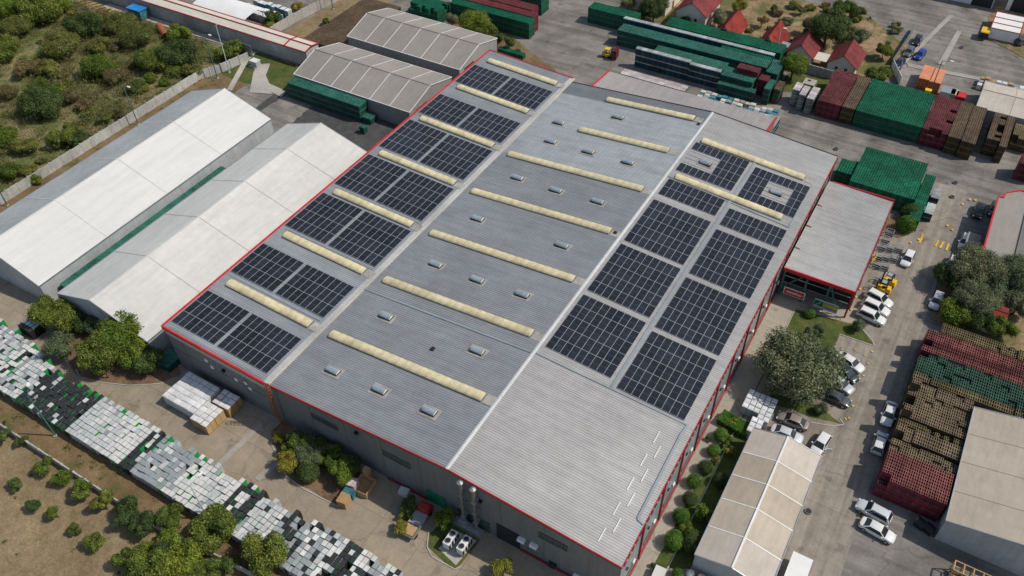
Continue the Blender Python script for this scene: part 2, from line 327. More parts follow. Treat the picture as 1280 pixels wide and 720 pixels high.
sheet('verge', rect(-150.2, -139, 30, 114), G_STRIP, .3)
sheet('verge', rect(-150.2, -126, 112, 124), G_LAWN, .4)
sheet('verge', px((345, 46), (430, -3), (500, -3), (372, 56)), G_ORCH, .3)
sheet('orchard_ground', [(-520, -60), (60, -60), (60, 12), (-20, 20), (-55, 24), (-330, 22.9)], G_ORCH)
sheet('verge', [(-330, 22.8), (-60, 22.8), (-40, 24), (-40, 27.2), (-92, 26.6), (-330, 26.6)], G_STRIP, .2)
sheet('asphalt_yard', [(-130, 98.5), (-89, 98.5), (-89, 116), (-127, 114), (-131, 112)], G_DARK, .2)
sheet('asphalt_yard', [(-130, 95), (-128, 112), (-120, 114), (-119, 97)], G_ASPH, .3)
sheet('road', rect(-9.5, 9.3, 20, 150), G_ROAD)
sheet('side_path', rect(-13.4, -9.9, 40, 110), G_CONC)
sheet('entrance_path', [(-13.4, 96), (-9.5, 96.3), (-9.3, 104.2), (0, 104.8), (0, 109), (-13.4, 109)], G_CONC)
sheet('garden_strip', [(-11.3, 50), (-7.3, 52.8), (-7.6, 77), (-10.2, 77.5), (-11.0, 70), (-11.2, 60)], G_LAWN, .25)
sheet('planting_bed', px((55, 372), (78, 440), (97, 470), (125, 477), (160, 482), (200, 480), (226, 468), (214, 430), (120, 380)), G_BED, .15)
sheet('planting_bed', px((338, 540), (360, 596), (424, 634), (466, 604), (360, 520)), G_BED, .15)
sheet('lawn', px((960, 505), (978, 420), (994, 387), (1060, 404), (1072, 405), (1093, 432), (1049, 419), (1043, 432), (1046, 470), (1030, 495), (1012, 500), (1052, 530), (1012, 522), (990, 512)), G_LAWN, .12)
sheet('condenser_lawn', px((536, 684), (536, 668), (556, 650), (600, 675), (571, 712), (560, 708)), G_LAWN, .1)
sheet('garden_ground', px((700, -8), (770, -4), (800, 22), (980, 70), (1045, 96), (1120, 100), (1136, 60), (1090, 24), (1000, 0), (960, -30), (700, -40)), G_SAND, .3)
sheet('garden_lawn', px((965, 118), (985, 92), (1045, 100), (1022, 122), (985, 114)), G_LAWN, .2)
sheet('sand_lot', px((1225, 44), (1244, 8), (1300, 10), (1300, 85), (1268, 66), (1240, 52)), G_SAND, .3)
sheet('tree_ground', px((1180, 330), (1290, 330), (1290, 445), (1165, 400)), G_SAND, .2)
sheet('verge', px((600, 10), (660, 62), (715, 104), (652, 82), (600, 55), (560, 30)), G_STRIP, .3)
sheet('shrub_island', px((1100, 286), (1110, 272), (1130, 272), (1142, 284), (1136, 294), (1122, 298)), G_BED, .1)
# white/pale patches, trenches, road markings
for L, nm in (([(318, 598), (324, 602), (399, 545), (393, 541)], 'concrete_strip'), ([(268, 582), (273, 586), (330, 532), (325, 529)], 'concrete_strip'),
              ([(1127, 78), (1133, 79), (1192, 20), (1186, 19)], 'concrete_strip'), ([(1133, 79), (1225, 97), (1226, 101), (1135, 84)], 'concrete_strip'),
              ([(1172, 80), (1180, 82), (1202, 40), (1196, 38)], 'concrete_strip')):
    sheet(nm, px(*L), MT['patch'])
sheet('garden_path', px((1160-848, 116), (340, 118), (332, 96), (338, 80), (331, 80), (317, 90)), MT['conc'])
sheet('garden_path', px((284, 112), (290, 114), (311, 76), (321, 66), (309, 62), (304, 76)), MT['conc'])
sheet('garden_path', px((331, 92), (337, 105), (357, 114), (352, 122), (322, 107), (318, 86), (330, 80)), MT['conc'])
sheet('alley_path', [(-200, 121.8), (-150, 122.6), (-150, 124.2), (-200, 124)], MT['conc'])
ylw = [((1148, 304), (1151, 304), (1155, 294), (1152, 293)), ((1168, 308), (1170, 309), (1174, 301), (1172, 300)), ((1173, 310), (1176, 311), (1181, 303), (1178, 302)), ((1181, 313), (1184, 314), (1187, 305), (1184, 305))]
for k, (a, b) in enumerate([(1069, 437), (1081, 445), (1069, 476), (1062, 492), (1059, 505), (1057, 524), (1079, 470), (1068, 460), (1085, 455), (1090, 440), (1066, 508), (1061, 523), (1085, 389), (1064, 388), (1070, 372), (1075, 362), (1141, 285), (1148, 300), (1138, 304), (1190, 288), (1184, 283), (1203, 256), (1212, 250), (1219, 251)]):
    ylw.append(((a-1.3, b-1), (a+1.5, b-.6), (a+1.2, b+1.2), (a-1.5, b+.9)))
for L in ylw: sheet('road_marking', px(*L), MT['roadyel'])
for k in range(9):
    a = at(98+k*6.2, 1+k*2.2)
    sheet('road_marking', [(a.x, a.y-1.6), (a.x+.5, a.y-1.6), (a.x+1.8, a.y+1.4), (a.x+1.2, a.y+1.4)], MT['roadyel'])
def kerb(pts, name='kerb', w_=.15, h=.13, mat='conc'):
    mb = MB()
    for a, b in zip(pts, pts[1:]): mb.bar((a[0], a[1], h/2), (b[0], b[1], h/2), w_, h)
    tag(mb.build(name, mat), kind='structure')
kerb(px((95, 462), (100, 472), (125, 478), (160, 482), (186, 481), (205, 479)))
kerb(px((338, 552), (358, 596), (381, 612), (424, 634)))
kerb(px((536, 664), (534, 684), (540, 696), (569, 712), (576, 708)))
kerb(px((994, 387), (978, 420), (962, 470)))
kerb(px((1049, 418), (1093, 433), (1090, 426), (1072, 405)))
kerb([(-9.8, 40), (-9.8, 96)])
kerb(px((1012, 528), (1040, 533), (1055, 531), (1050, 524)))
for k_, (a, b) in enumerate(((1045, 187), (1194, 229), (1190, 247), (1202, 60), (1010, 640))):
    p = at(a, b, 0)
    t_ = thing('manhole_cover', 'round dark iron manhole cover set flush in the paving of the yards and roads', 'manhole cover', (p.x, p.y, 0), 0, 'manhole covers in the paving')
    mb = MB(); mb.tube((0, 0, 0), (0, 0, lay[0]*.004+.02), .38, n=18); mb.build('lid', ['dark'], t_); mb = MB(); mb.tube((0, 0, 0), (0, 0, lay[0]*.004+.01), .46, n=18); mb.build('rim', ['steeld'], t_)
# ------------------------------------------------------------------ main warehouse
def zr(x): return float(np.interp(x, [-88.9, -68.7, -37.8, -13.6], [9.5, 8.5, 10.8, 9.0]))
YF, YB = 44.3, 135.6
wh = thing('warehouse', 'huge three bay grey metal warehouse with red edge trim and solar panels on its roof', 'warehouse', (-50, 44.3, 0))
O = Vector((50, -44.3, 0))
def W(mb, name, mats, parent=wh, smooth=False):
    o = mb.build(name, mats, None, None, smooth); o.parent = parent; o.location = O if parent is wh else (0, 0, 0); return o
def corr(x0, x1, y0, y1, pitch=.36, hgt=.055, lift=0., zf=zr):
    mb = MB(); n = int((y1-y0)/pitch); pitch = (y1-y0)/n; prof = [(0, 0), (.5*pitch, 0), (.62*pitch, hgt), (.88*pitch, hgt)]
    ys = [(y0+k*pitch+a, b) for k in range(n) for a, b in prof]+[(y1, 0)]
    vs = []
    for y, h in ys: vs += [(x0, y, zf(x0)+h+lift), (x1, y, zf(x1)+h+lift)]
    mb.add(vs, [(2*k, 2*k+1, 2*k+3, 2*k+2) for k in range(len(ys)-1)]); return mb
XL, XV, XR, XE = -88.9, -68.7, -37.8, -13.6
W(corr(XL, XV-.5, YF, 137.1), 'roof', ['roof_l'])
W(corr(XV+.5, XR, YF, 66.0), 'roof', ['roof_m']); W(corr(XV+.5, XR, 66.25, 107.9, lift=.03), 'roof', ['roof_m'])
W(corr(XV+.5, XR, 107.9, 131.0), 'roof', ['roof_b']); W(corr(XV+.5, XR, 131.0, YB), 'roof', ['roof_d'])
W(corr(XR, XE, YF, 66.2), 'roof', ['roof_r']); W(corr(XR, XE, 66.2, YB, lift=.02), 'roof', ['roof_r'])
mb = MB()   # walls under the roof
def wallquad(mb, pts, y, flip=False):
    mb.add([(x, y, 0) for x, z in pts]+[(x, y, z) for x, z in pts], [(k, k+1, len(pts)+k+1, len(pts)+k) for k in range(len(pts)-1)])
prof = [(XL, 9.35), (XV, 8.35), (XR, 10.65), (XE, 8.85)]
wallquad(mb, prof, YF+.05); wallquad(mb, [(XL, 9.35), (XV, 8.35)], 137.0); wallquad(mb, prof[1:], YB-.1)
mb.quad((XL+.05, YF+.05, 0), (XL+.05, 137, 0), (XL+.05, 137, 9.35), (XL+.05, YF+.05, 9.35))
mb.quad((XV, YB-.1, 0), (XV, 137, 0), (XV, 137, 8.3), (XV, YB-.1, 8.3))
for x in np.arange(XL+3, XE, 6.2): mb.box(x-.04, x+.04, YF+.0, YF+.06, 0, zr(x)-.3)
mb.box(XL+.2, XV-.4, YF-.02, YF+.05, 4.6, 4.68)
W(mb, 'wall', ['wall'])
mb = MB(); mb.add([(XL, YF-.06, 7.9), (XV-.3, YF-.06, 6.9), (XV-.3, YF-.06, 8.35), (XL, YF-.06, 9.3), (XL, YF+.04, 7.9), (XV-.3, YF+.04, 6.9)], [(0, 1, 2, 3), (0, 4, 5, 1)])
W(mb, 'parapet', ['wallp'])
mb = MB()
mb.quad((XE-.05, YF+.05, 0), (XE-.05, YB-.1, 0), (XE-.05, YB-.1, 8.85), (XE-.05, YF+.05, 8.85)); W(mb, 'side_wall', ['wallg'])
mb = MB()   # red edge trims
def trimf(mb, x0, x1, y, w_=.14, h=.42, dz=0.04):
    mb.bar((x0, y, zr(x0)-h/2+dz+.1), (x1, y, zr(x1)-h/2+dz+.1), w_, h)
trimf(mb, XL-.1, XV-.25, YF-.16, .26, .6, .14); W(mb, 'front_trim', ['red'])
mb = MB(); trimf(mb, XV-.15, XR, YF-.12); trimf(mb, XR, XE+.1, YF-.12); W(mb, 'front_trim', ['redd'])
mb = MB(); mb.bar((XL-.12, YF-.2, 9.5), (XL-.12, 137.2, 9.5), .2, .5); mb.bar((XL, 137.2, 9.45), (XV, 137.2, 8.45), .2, .45); W(mb, 'eave_trim', ['red'])
mb = MB(); mb.bar((XE+.08, YF-.1, 8.85), (XE+.08, YB, 8.85), .12, .2); mb.bar((XE+.06, YF, .1), (XE+.06, YB, .1), .1, .24); W(mb, 'side_trim', ['red'])
mb = MB(); mb.bar((XV+.5, YB+.1, zr(XV)), (XR, YB+.1, zr(XR)), .15, .3); mb.bar((XR, YB+.1, zr(XR)), (XE, YB+.1, zr(XE)), .15, .3); W(mb, 'back_edge', ['dark'])
for y in np.arange(50.8, 134, 6.3):
    mb = MB(); mb.box(XE-.03, XE+.17, y-.13, y+.13, 0, 8.66); W(mb, 'wall_post', ['redd'])
for y in np.arange(YF+.6, YB, 1.1):
    mb = MB(); mb.box(XE+.15, XE+.24, y-.3, y+.3, 8.72, 8.98); W(mb, 'gutter_bracket', ['dark'])
for y in np.arange(47.5, 131, 6.3):
    mb = MB(); mb.box(XE-.04, XE+.03, y-1.7, y+1.7, 1.2, 1.9); o = W(mb, 'side_window', ['winglass'])
    mb = MB(); mb.box(XE+.03, XE+.2, y+.9, y+1.5, 2.6, 3.1); W(mb, 'wall_unit', ['white'])
    mb = MB(); mb.box(XE+.0, XE+.16, y-1.2, y-.8, 4.6, 4.9); W(mb, 'wall_lamp', ['black'])
# valley gutter, ridge cap
mb = MB(); mb.box(XV-.62, XV+.35, YF, 137, 8.47, 8.55); W(mb, 'valley_gutter', ['flash'])
mb = MB(); mb.box(XV+.35, XV+.62, YF, 137, 8.5, 8.72); W(mb, 'gutter_edge', ['beige'])
mb = MB(); mb.prism([(XR-.3, zr(XR-.3)+.05), (XR+.3, zr(XR+.3)+.05), (XR+.28, zr(XR+.28)+.12), (XR, 10.96), (XR-.22, zr(XR-.22)+.12)], YF-.15, YB); W(mb, 'ridge_cap', ['ridgec'])
# expansion joint and cable trays
def rline(mb, pts, w_, h, lift=.1):
    for (xa, ya), (xb, yb) in zip(pts, pts[1:]): mb.bar((xa, ya, zr(xa)+lift), (xb, yb, zr(xb)+lift), w_, h)
mb = MB(); rline(mb, [(XV+.6, 66.12), (XR-.4, 66.12)], .35, .1, .12); rline(mb, [(XR+.45, 66.3), (XE-.9, 66.6)], .2, .1, .12)
rline(mb, [(-25.75, 66.6), (-25.75, 127.)], .45, .1, .13); rline(mb, [(XE-.9, 66.7), (-14.7, 64.8), (-14.5, 50.8), (XE, 50.5)], .34, .12, .14)
rline(mb, [(-37.2, 113.0), (-15.2, 112.0), (-15.2, 120)], .2, .1, .13); W(mb, 'cable_tray', ['tray'])
for y in (44.9, 57.6, 70.5, 83.5, 96.5, 109.4, 122.5):
    mb = MB(); rline(mb, [(-88, y-.2), (-69.7, y-.2)], .18, .06, .09); W(mb, 'conduit', ['tray'])
for k in range(6):
    for dx, dy in ((0, 0), (1.0, -2.0)):
        y0 = 63.7-k*4.0+dy
        if y0-2.1 < YF+.3: continue
        mb = MB(); x = -17.3+dx+.0*k; rline(mb, [(x, y0), (x, y0-2.1)], .13, .07, .1); W(mb, 'mounting_rail', ['white'])
# barrel skylights
def skylight(x0, x1, y, lift=0.):
    n = max(2, round((x1-x0)/1.35)); st = (x1-x0)/n; R_ = .76; H_ = .46
    mb = MB()
    for k in range(n):
        a = x0+k*st; b = a+st
        m_ = (a+b)/2
        for (xa, xb, e, e2, mi) in ((a+.05, m_, .0, .035, 0), (m_, b-.05, .035, .0, 0), (b-.06, b+.06, -.01, -.01, 1)):
            vs = []
            for q in range(9):
                t = math.pi*q/8
                vs += [(xa, y-math.cos(t)*(R_+e), zr(xa)+math.sin(t)*(H_+e)+.16), (xb, y-math.cos(t)*(R_+e2), zr(xb)+math.sin(t)*(H_+e2)+.16)]
            mb.add(vs, [(2*q, 2*q+1, 2*q+3, 2*q+2) for q in range(8)], mi)
            if k in (0, n-1): 
                for s_, xx in ((0, xa), (1, xb)): mb.add([vs[2*q+s_] for q in range(9)], [tuple(range(9))], mi)
    o = W(mb, 'skylight', ['sky', 'skyr'])
    mb = MB(); vs = []
    for xx in (x0-.1, x1+.1):
        for yy, zz in ((y-.8, .0), (y-.8, .22), (y+.8, .22), (y+.8, 0)): vs.append((xx, yy, zr(xx)+zz))
    mb.add(vs, [(0, 4, 5, 1), (1, 5, 6, 2), (2, 6, 7, 3), (0, 1, 2, 3), (4, 7, 6, 5)]); c = mb.build('skylight_kerb', ['steeld'], o)
    mb = MB(); vs = []
    for yy in (y-.8, y+.8): vs += [(x1+.3, yy, zr(x1+.3)+.09), (x1+1.8, yy, zr(x1+1.8)+.09)]
    mb.add(vs, [(0, 1, 3, 2)]); mb.build('flashing', ['kerb0'], o)
for y in (56.0, 69.1, 82.2, 95.3, 108.4, 121.5, 133.3): skylight(-86.9, -70.6, y)
for y in (56.0, 69.2, 82.1, 94.9, 107.5): skylight(-66.5, -39.8, y)
skylight(-58.3, -40.4, 120.1); skylight(-58.3, -40.2, 132.0); skylight(-36.1, -17, 125.95); skylight(-36.1, -17, 113.6)
for x, y in [(-61.4, 50.4), (-53.2, 50.6), (-44.9, 50.7), (-61.2, 62.6), (-45.0, 62.8), (-61.1, 75.7), (-53.1, 75.5), (-45.1, 75.7), (-61.3, 88.5), (-45.1, 88.4), (-61.1, 101.5), (-53.1, 101.1), (-45.1, 101.2), (-53.3, 114.0), (-45.3, 113.8), (-63.0, 120.6), (-53.4, 126.8), (-61.3, 114.2), (-33.1, 120.0), (-19.8, 119.2)]:
    mb = MB(); z = zr(x); vs = []
    mb.box(x-1.02, x+1.02, y-.56, y+.56, z-.1, z+.3)
    k0 = W(mb, 'smoke_vent', ['dark'])
    mb = MB(); vs = []
    for q in range(9):
        t = math.pi*q/8; yy = y-math.cos(t)*.5; zz = math.sin(t)*.34+z+.3; vs += [(x-.98, yy, zz), (x+.92, yy, zz)]
    mb.add(vs, [(2*q, 2*q+1, 2*q+3, 2*q+2) for q in range(8)]); mb.add([vs[2*q] for q in range(9)], [tuple(range(9))], 1); mb.add([(v[0]+.02, v[1], v[2]) for v in [vs[2*q+1] for q in range(9)]], [tuple(range(9))], 1)
    mb.build('dome', ['dome', 'domew'], k0)
    mb = MB(); vs = []
    for a, b in ((x-1.5, y-.95), (x+1.5, y-.95), (x+1.5, y+.95), (x-1.5, y+.95)): vs.append((a, b, zr(a)+.075))
    mb.add(vs, [(0, 1, 2, 3)]); mb.build('flashing', ['kerb0'], k0)
for p in ((-38.8, 95.0), (-38.6, 130.6), (-51, 60.3)):
    mb = MB(); mb.box(p[0]-.35, p[0]+.2, p[1]-.3, p[1]+.3, zr(p[0])-.05, zr(p[0])+.2); W(mb, 'roof_hatch', ['black'])
# facade details
def fbox(name, x0, x1, z0, z1, mat, d=.07, parent=wh): mb = MB(); mb.box(x0, x1, YF-d, YF+.03, z0, z1); return W(mb, name, [mat])
for x0, x1, z0, z1 in ((-60.9, -56.3, 5.9, 6.8), (-48.5, -44.0, 5.9, 6.9), (-24.6, -20.6, 6.0, 7.0)):
    fbox('window', x0, x1, z0, z1, 'winglass', .05)
    mb = MB()
    for x in np.linspace(x0, x1, 6): mb.box(x-.02, x+.02, YF-.09, YF-.03, z0, z1)
    mb.box(x0, x1, YF-.11, YF-.03, z1, z1+.08); mb.box(x0, x1, YF-.13, YF-.03, z0-.08, z0); W(mb, 'window_frame', ['steeld'])
fbox('door', -41.8, -38.9, 0, 2.7, 'green'); fbox('loading_door', -30.8, -27.4, 0.01, 3.6, 'dark'); fbox('door', -33.4, -31.9, 0, 2.4, 'winglass')
mb = MB()
for x0, x1 in ((-48.5, -41.9), (-38.8, -33.5), (-27.3, -13.7)): mb.box(x0, x1, YF-.2, YF-.06, 0, .35)
W(mb, 'plinth_rail', ['redd'])
fbox('window', -36.9, -34.6, 1.2, 2.0, 'winglass', .04)
for x, z in ((-81.3, 6.1), (-80.5, 5.0), (-75.6, 5.1), (-73.6, 5.5), (-73.0, 4.6)): fbox('wall_vent', x-.28, x+.28, z-.28, z+.28, 'white', .09)
for x, z in ((-52.6, 8.1), (-33.0, 7.2), (-77.8, 5.9)): fbox('wall_lamp', x-.25, x+.25, z-.2, z+.2, 'black', .35)
for x, z in ((-27.0, 3.1), (-25.2, 3.3), (-19, 1.2), (-17, 1.4), (-22.5, .9)): fbox('wall_unit', x-.5, x+.5, z-.3, z+.3, 'white' if x != -22.5 else 'dark', .5)
mb = MB()   # caged ladder
for x in (-67.9, -67.4): mb.tube((x, YF-.55, 0), (x, YF-.55, 9.6), .05)
for z in np.arange(.3, 9.6, .3): mb.bar((-67.9, YF-.55, z), (-67.4, YF-.55, z), .04)
W(mb, 'ladder', ['rust'])
mb = MB()
for z in np.arange(2.4, 10, .7):
    pts = [(-67.65+.42*math.cos(t), YF-.75-.42*math.sin(t), z) for t in np.linspace(-.4, math.pi+.4, 8)]
    for a, b in zip(pts, pts[1:]): mb.bar(a, b, .05)
for t in np.linspace(-.2, math.pi+.2, 5): mb.bar((-67.65+.42*math.cos(t), YF-.75-.42*math.sin(t), 2.4), (-67.65+.42*math.cos(t), YF-.75-.42*math.sin(t), 10), .04)
W(mb, 'ladder_cage', ['rust'])
for k, x in enumerate((-35.4, -33.5)):
    mb = MB(); mb.tube((x, YF-.75, .2), (x, YF-.75, 10.4), .26, n=14); o = W(mb, 'flue_pipe', ['steeld'], smooth=False)
    mb = MB(); mb.tube((x, YF-.75, 10.4), (x, YF-.75, 10.55), .26, .42, 14); mb.tube((x, YF-.75, 10.55), (x, YF-.75, 10.85), .42, .06, 14); mb.build('cowl', ['steel'], o)
    for z in (2.5, 5, 7.5): mb = MB(); mb.box(x-.34, x+.34, YF-1.05, YF-.02, z, z+.12); mb.build('bracket', ['steel'], o)
mb = MB(); mb.box(-36.8, -32.6, YF-1.5, YF-.45, 0, .9); mb.box(-36, -35, YF-1.4, YF-.5, .9, 1.5); W(mb, 'pump_housing', ['steel'])
# ------------------------------------------------------------------ solar arrays
def pv_mesh():
    mb = MB(); w_, l = 1.0, 1.0
    mb.box(0, w_, 0, l, 0, .035, 0, skip='b')
    return mb
PW, PL = 1.085, 2.36
mb = MB(); mb.box(.0, PW, .0, PL, 0, .03, 0, skip='bt')
b1 = .02
for (x0, x1, y0, y1) in ((0, PW, 0, b1), (0, PW, PL-b1, PL), (0, b1, b1, PL-b1), (PW-b1, PW, b1, PL-b1)): mb.quad((x0, y0, .03), (x1, y0, .03), (x1, y1, .03), (x0, y1, .03), 0)
mb.quad((b1, b1, .03), (PW-b1, b1, .03), (PW-b1, PL/2-.012, .03), (b1, PL/2-.012, .03), 1)
mb.quad((b1, PL/2+.012, .03), (PW-b1, PL/2+.012, .03), (PW-b1, PL-b1, .03), (b1, PL-b1, .03), 1)
mb.quad((b1, PL/2-.012, .03), (PW-b1, PL/2-.012, .03), (PW-b1, PL/2+.012, .03), (b1, PL/2+.012, .03), 2)
PVM = mb.mesh('solar_panel', ['pvf', 'pv', 'pvm'])
ORD = ['nearest', 'second', 'third', 'fourth', 'fifth', 'sixth', 'seventh']
def array(x0, y0, nx, ny, label, cx=PW+.03, cy=PL+.03, hole=None):
    x1 = x0+nx*cx; sl = (zr(x1-.3)-zr(x0+.3))/(nx*cx-.6)
    t = thing('solar_array', label, 'solar panels', (x0, y0, zr(x0)+.13), 0, 'solar arrays on the warehouse roof')
    t.rotation_euler.y = -math.atan(sl)
    mb = MB()
    for j in range(ny):
        for dy in (.5, 1.8): mb.box(0, nx*cx, j*cy+dy, j*cy+dy+.05, -.06, -.002)
    mb.build('mounting_rail', ['steel'], t)
    for i in range(nx):
        for j in range(ny):
            if hole and hole[0] <= i < hole[1] and hole[2] <= j < hole[3]: continue
            obj('solar_panel', PVM, t, (i*cx, j*cy, 0), 0, ((cx-.02)/PW, (cy-.02)/PL, 1))
YL = [(45.6, 3), (58.1, 3), (70.85, 4), (83.9, 4), (96.95, 4), (109.9, 3), (122.9, 3)]
for k, (y, n) in enumerate(YL):
    array(-88.55, y, 7, n, 'outer solar array of the left bay, %s row from the front' % ORD[k], cx=1.25, cy=2.5)
    array(-79.3, y, 8, n, 'inner solar array of the left bay beside the gutter, %s row from the front' % ORD[k], cx=1.205, cy=2.5)
for k, (yl, yr, n) in enumerate([(68.0, 67.0, 5), (81.1, 79.9, 5), (94.0, 92.9, 5), (107.7, 106.2, 2), (115.4, 114.6, 4)]):
    hl = (0, 5, 1, 3) if k == 4 else None; hr = (3, 7, 1, 3) if k == 4 else None
    if n == 4: hl = (0, 6-1, 1, 3)
    array(-36.9, yl, 9, n, 'solar array beside the ridge in the right bay, %s row from the front' % ORD[k], cx=PW+.07, hole=hl)
    array(-25.2, yr, 9, n, 'solar array by the outer edge of the right bay, %s row from the front' % ORD[k], cx=PW+.03, hole=hr)
# ------------------------------------------------------------------ annexes
an = thing('annex', 'light grey roofed open sided annex with red trim against the right wall of the warehouse', 'annex', (-8, 118, 0))
def A_(mb, name, mats, root): o = mb.build(name, mats, root); o.location = -root.location; return o
AZ = lambda x: 6.25
x0, x1, y0, y1 = -13.3, -1.9, 105.6, 131.6
A_(corr(x0, x1, y0, y1, zf=lambda x: 6.3-.03*(x-x0)), 'roof', ['roof_x'], an)
mb = MB(); mb.box(x0, x1+.1, y0-.2, y0, 5.7, 6.35); mb.box(x0+.6, x1+.1, y1, y1+.15, 5.9, 6.4); A_(mb, 'front_trim', ['red'], an)
mb = MB(); mb.box(x1, x1+.12, y0, y1, 5.6, 6.05); A_(mb, 'side_trim', ['redd'], an)
mb = MB(); mb.quad((x1, y0+2.5, 0), (x1, y1, 0), (x1, y1, 6), (x1, y0+2.5, 6)); mb.quad((x0, y1, 0), (x1, y1, 0), (x1, y1, 6), (x0, y1, 6)); A_(mb, 'wall', ['wallg'], an)
for x in (x0+.3, x0+4, x1-3.8, x1-.2):
    mb = MB(); mb.box(x-.15, x+.15, y0+.1, y0+.4, 0, 5.7); A_(mb, 'column', ['redd' if x > x1-1 else 'pole'], an)
for y in np.arange(y0+2.5, y1, 5.2):
    mb = MB(); mb.box(x1+.02, x1+.15, y-.1, y+.1, 0, 5.6); A_(mb, 'column', ['redd'], an)
for a, b in (((x0+.4, 2.0), (x0+3.4, 5.6)), ((x1-3.6, 5.6), (x1-1.8, .6))):
    mb = MB(); mb.bar((a[0], y0+.2, a[1]), (b[0], y0+.2, b[1]), .18); A_(mb, 'brace', ['pole'], an)
for z in (3.0, 4.4):
    mb = MB(); mb.bar((x0+.3, y0+.35, z), (x1-.4, y0+.35, z), .1); A_(mb, 'rail', ['steel'], an)
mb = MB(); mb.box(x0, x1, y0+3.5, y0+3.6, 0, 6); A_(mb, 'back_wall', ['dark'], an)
mb = MB()
for y in (111, 117.4, 123.8): mb.bar((x0+.05, y, 6.5), (x0+.9, y, 6.35), .12)
A_(mb, 'strut', ['rust'], an)
s = thing('sign', 'red banner with white brush lettering and pale border under the annex edge', 'sign', (-10.6, 105.25, 1.9))
mb = MB(); mb.box(-1.75, 1.75, -.05, .05, -.75, .75); mb.build('border', ['white'], s)
mb = MB(); mb.box(-1.6, 1.6, -.08, -.051, -.62, .62); mb.build('panel', ['red'], s)
try:
    cu = bpy.data.curves.new('lettering', 'FONT'); cu.body = 'wettlner'; cu.size = .78; cu.shear = .25; cu.offset = .02; cu.align_x = 'CENTER'; cu.align_y = 'CENTER'
    to = bpy.data.objects.new('t', cu); COL.objects.link(to); dg = bpy.context.evaluated_depsgraph_get(); me = bpy.data.meshes.new_from_object(to.evaluated_get(dg)); bpy.data.objects.remove(to)
    me.materials.clear(); me.materials.append(MT['white']); lo = obj('lettering', me, s, (0, -.09, 0)); lo.rotation_euler.x = math.pi/2
except Exception as e: print(e)
s = thing('banner', 'banner with green, blue, yellow and pink fields on the annex fence', 'banner', (-5.3, 105.2, 1.6))
mb = MB(); mb.box(-1.9, 1.9, -.03, .03, -.9, .9); mb.build('sheet', ['white'], s)
for (a, b, c, d, m) in ((-1.85, -.5, -.4, .75, 'green'), (-.45, 1.85, -.15, .35, 'yellow'), (-.45, 1.85, -.42, -.15, 'blue'), (-1.85, 1.85, -.85, -.45, 'pinkw'), (-.45, 1.85, .36, .8, 'steel')):
    mb = MB(); mb.box(a, b, -.045, -.031, c, d); mb.build('colour_field', [m], s)
mb = MB(); mb.bar((-1.6, -.06, -.3), (-.8, -.06, .6), .3, .02); mb.build('stripe', ['white'], s)
f = thing('barrier', 'low grey railing under the banners at the annex opening', 'railing', (-6, 104.6, 0))
mb = MB()
for z in (.5, 1.0): mb.bar((-2.5, 0, z), (3.6, 0, z), .06)
mb.build('rail', ['steel'], f)
mb = MB()
for x in np.arange(-2.5, 3.7, .75): mb.bar((x, 0, 0), (x, 0, 1.0), .05)
mb.build('post', ['steel'], f)
ra = thing('rear_annex', 'long low grey corrugated annex with red gable edges behind the warehouse', 'annex', (-46, 141, 0))
x0, x1, y0, y1 = -64.6, -28.0, 135.9, 146.3
zf = lambda x: 7.0
mb = MB(); n = int((x1-x0)/.45); vs = []; fs = []
for k in range(n+1):
    for a, h in ((0, 0), (.5, 0), (.62, .05), (.88, .05)):
        xx = min(x1, x0+(k+a)*(x1-x0)/n)
        vs += [(xx, y0, 7.4+h), (xx, y1, 6.6+h)]
mb.add(vs, [(2*k, 2*k+1, 2*k+3, 2*k+2) for k in range(len(vs)//2-1)]); A_(mb, 'roof', ['roof_ra'], ra)
mb = MB(); mb.box(x0, x1, y0+.1, y1-.1, 0, 6.5); A_(mb, 'wall', ['wall'], ra)
mb = MB()
for x in (x0-.1, x1+.1): mb.bar((x, y0-.2, 7.4), (x, y1+.2, 6.6), .3, .35)
A_(mb, 'edge_trim', ['red'], ra)
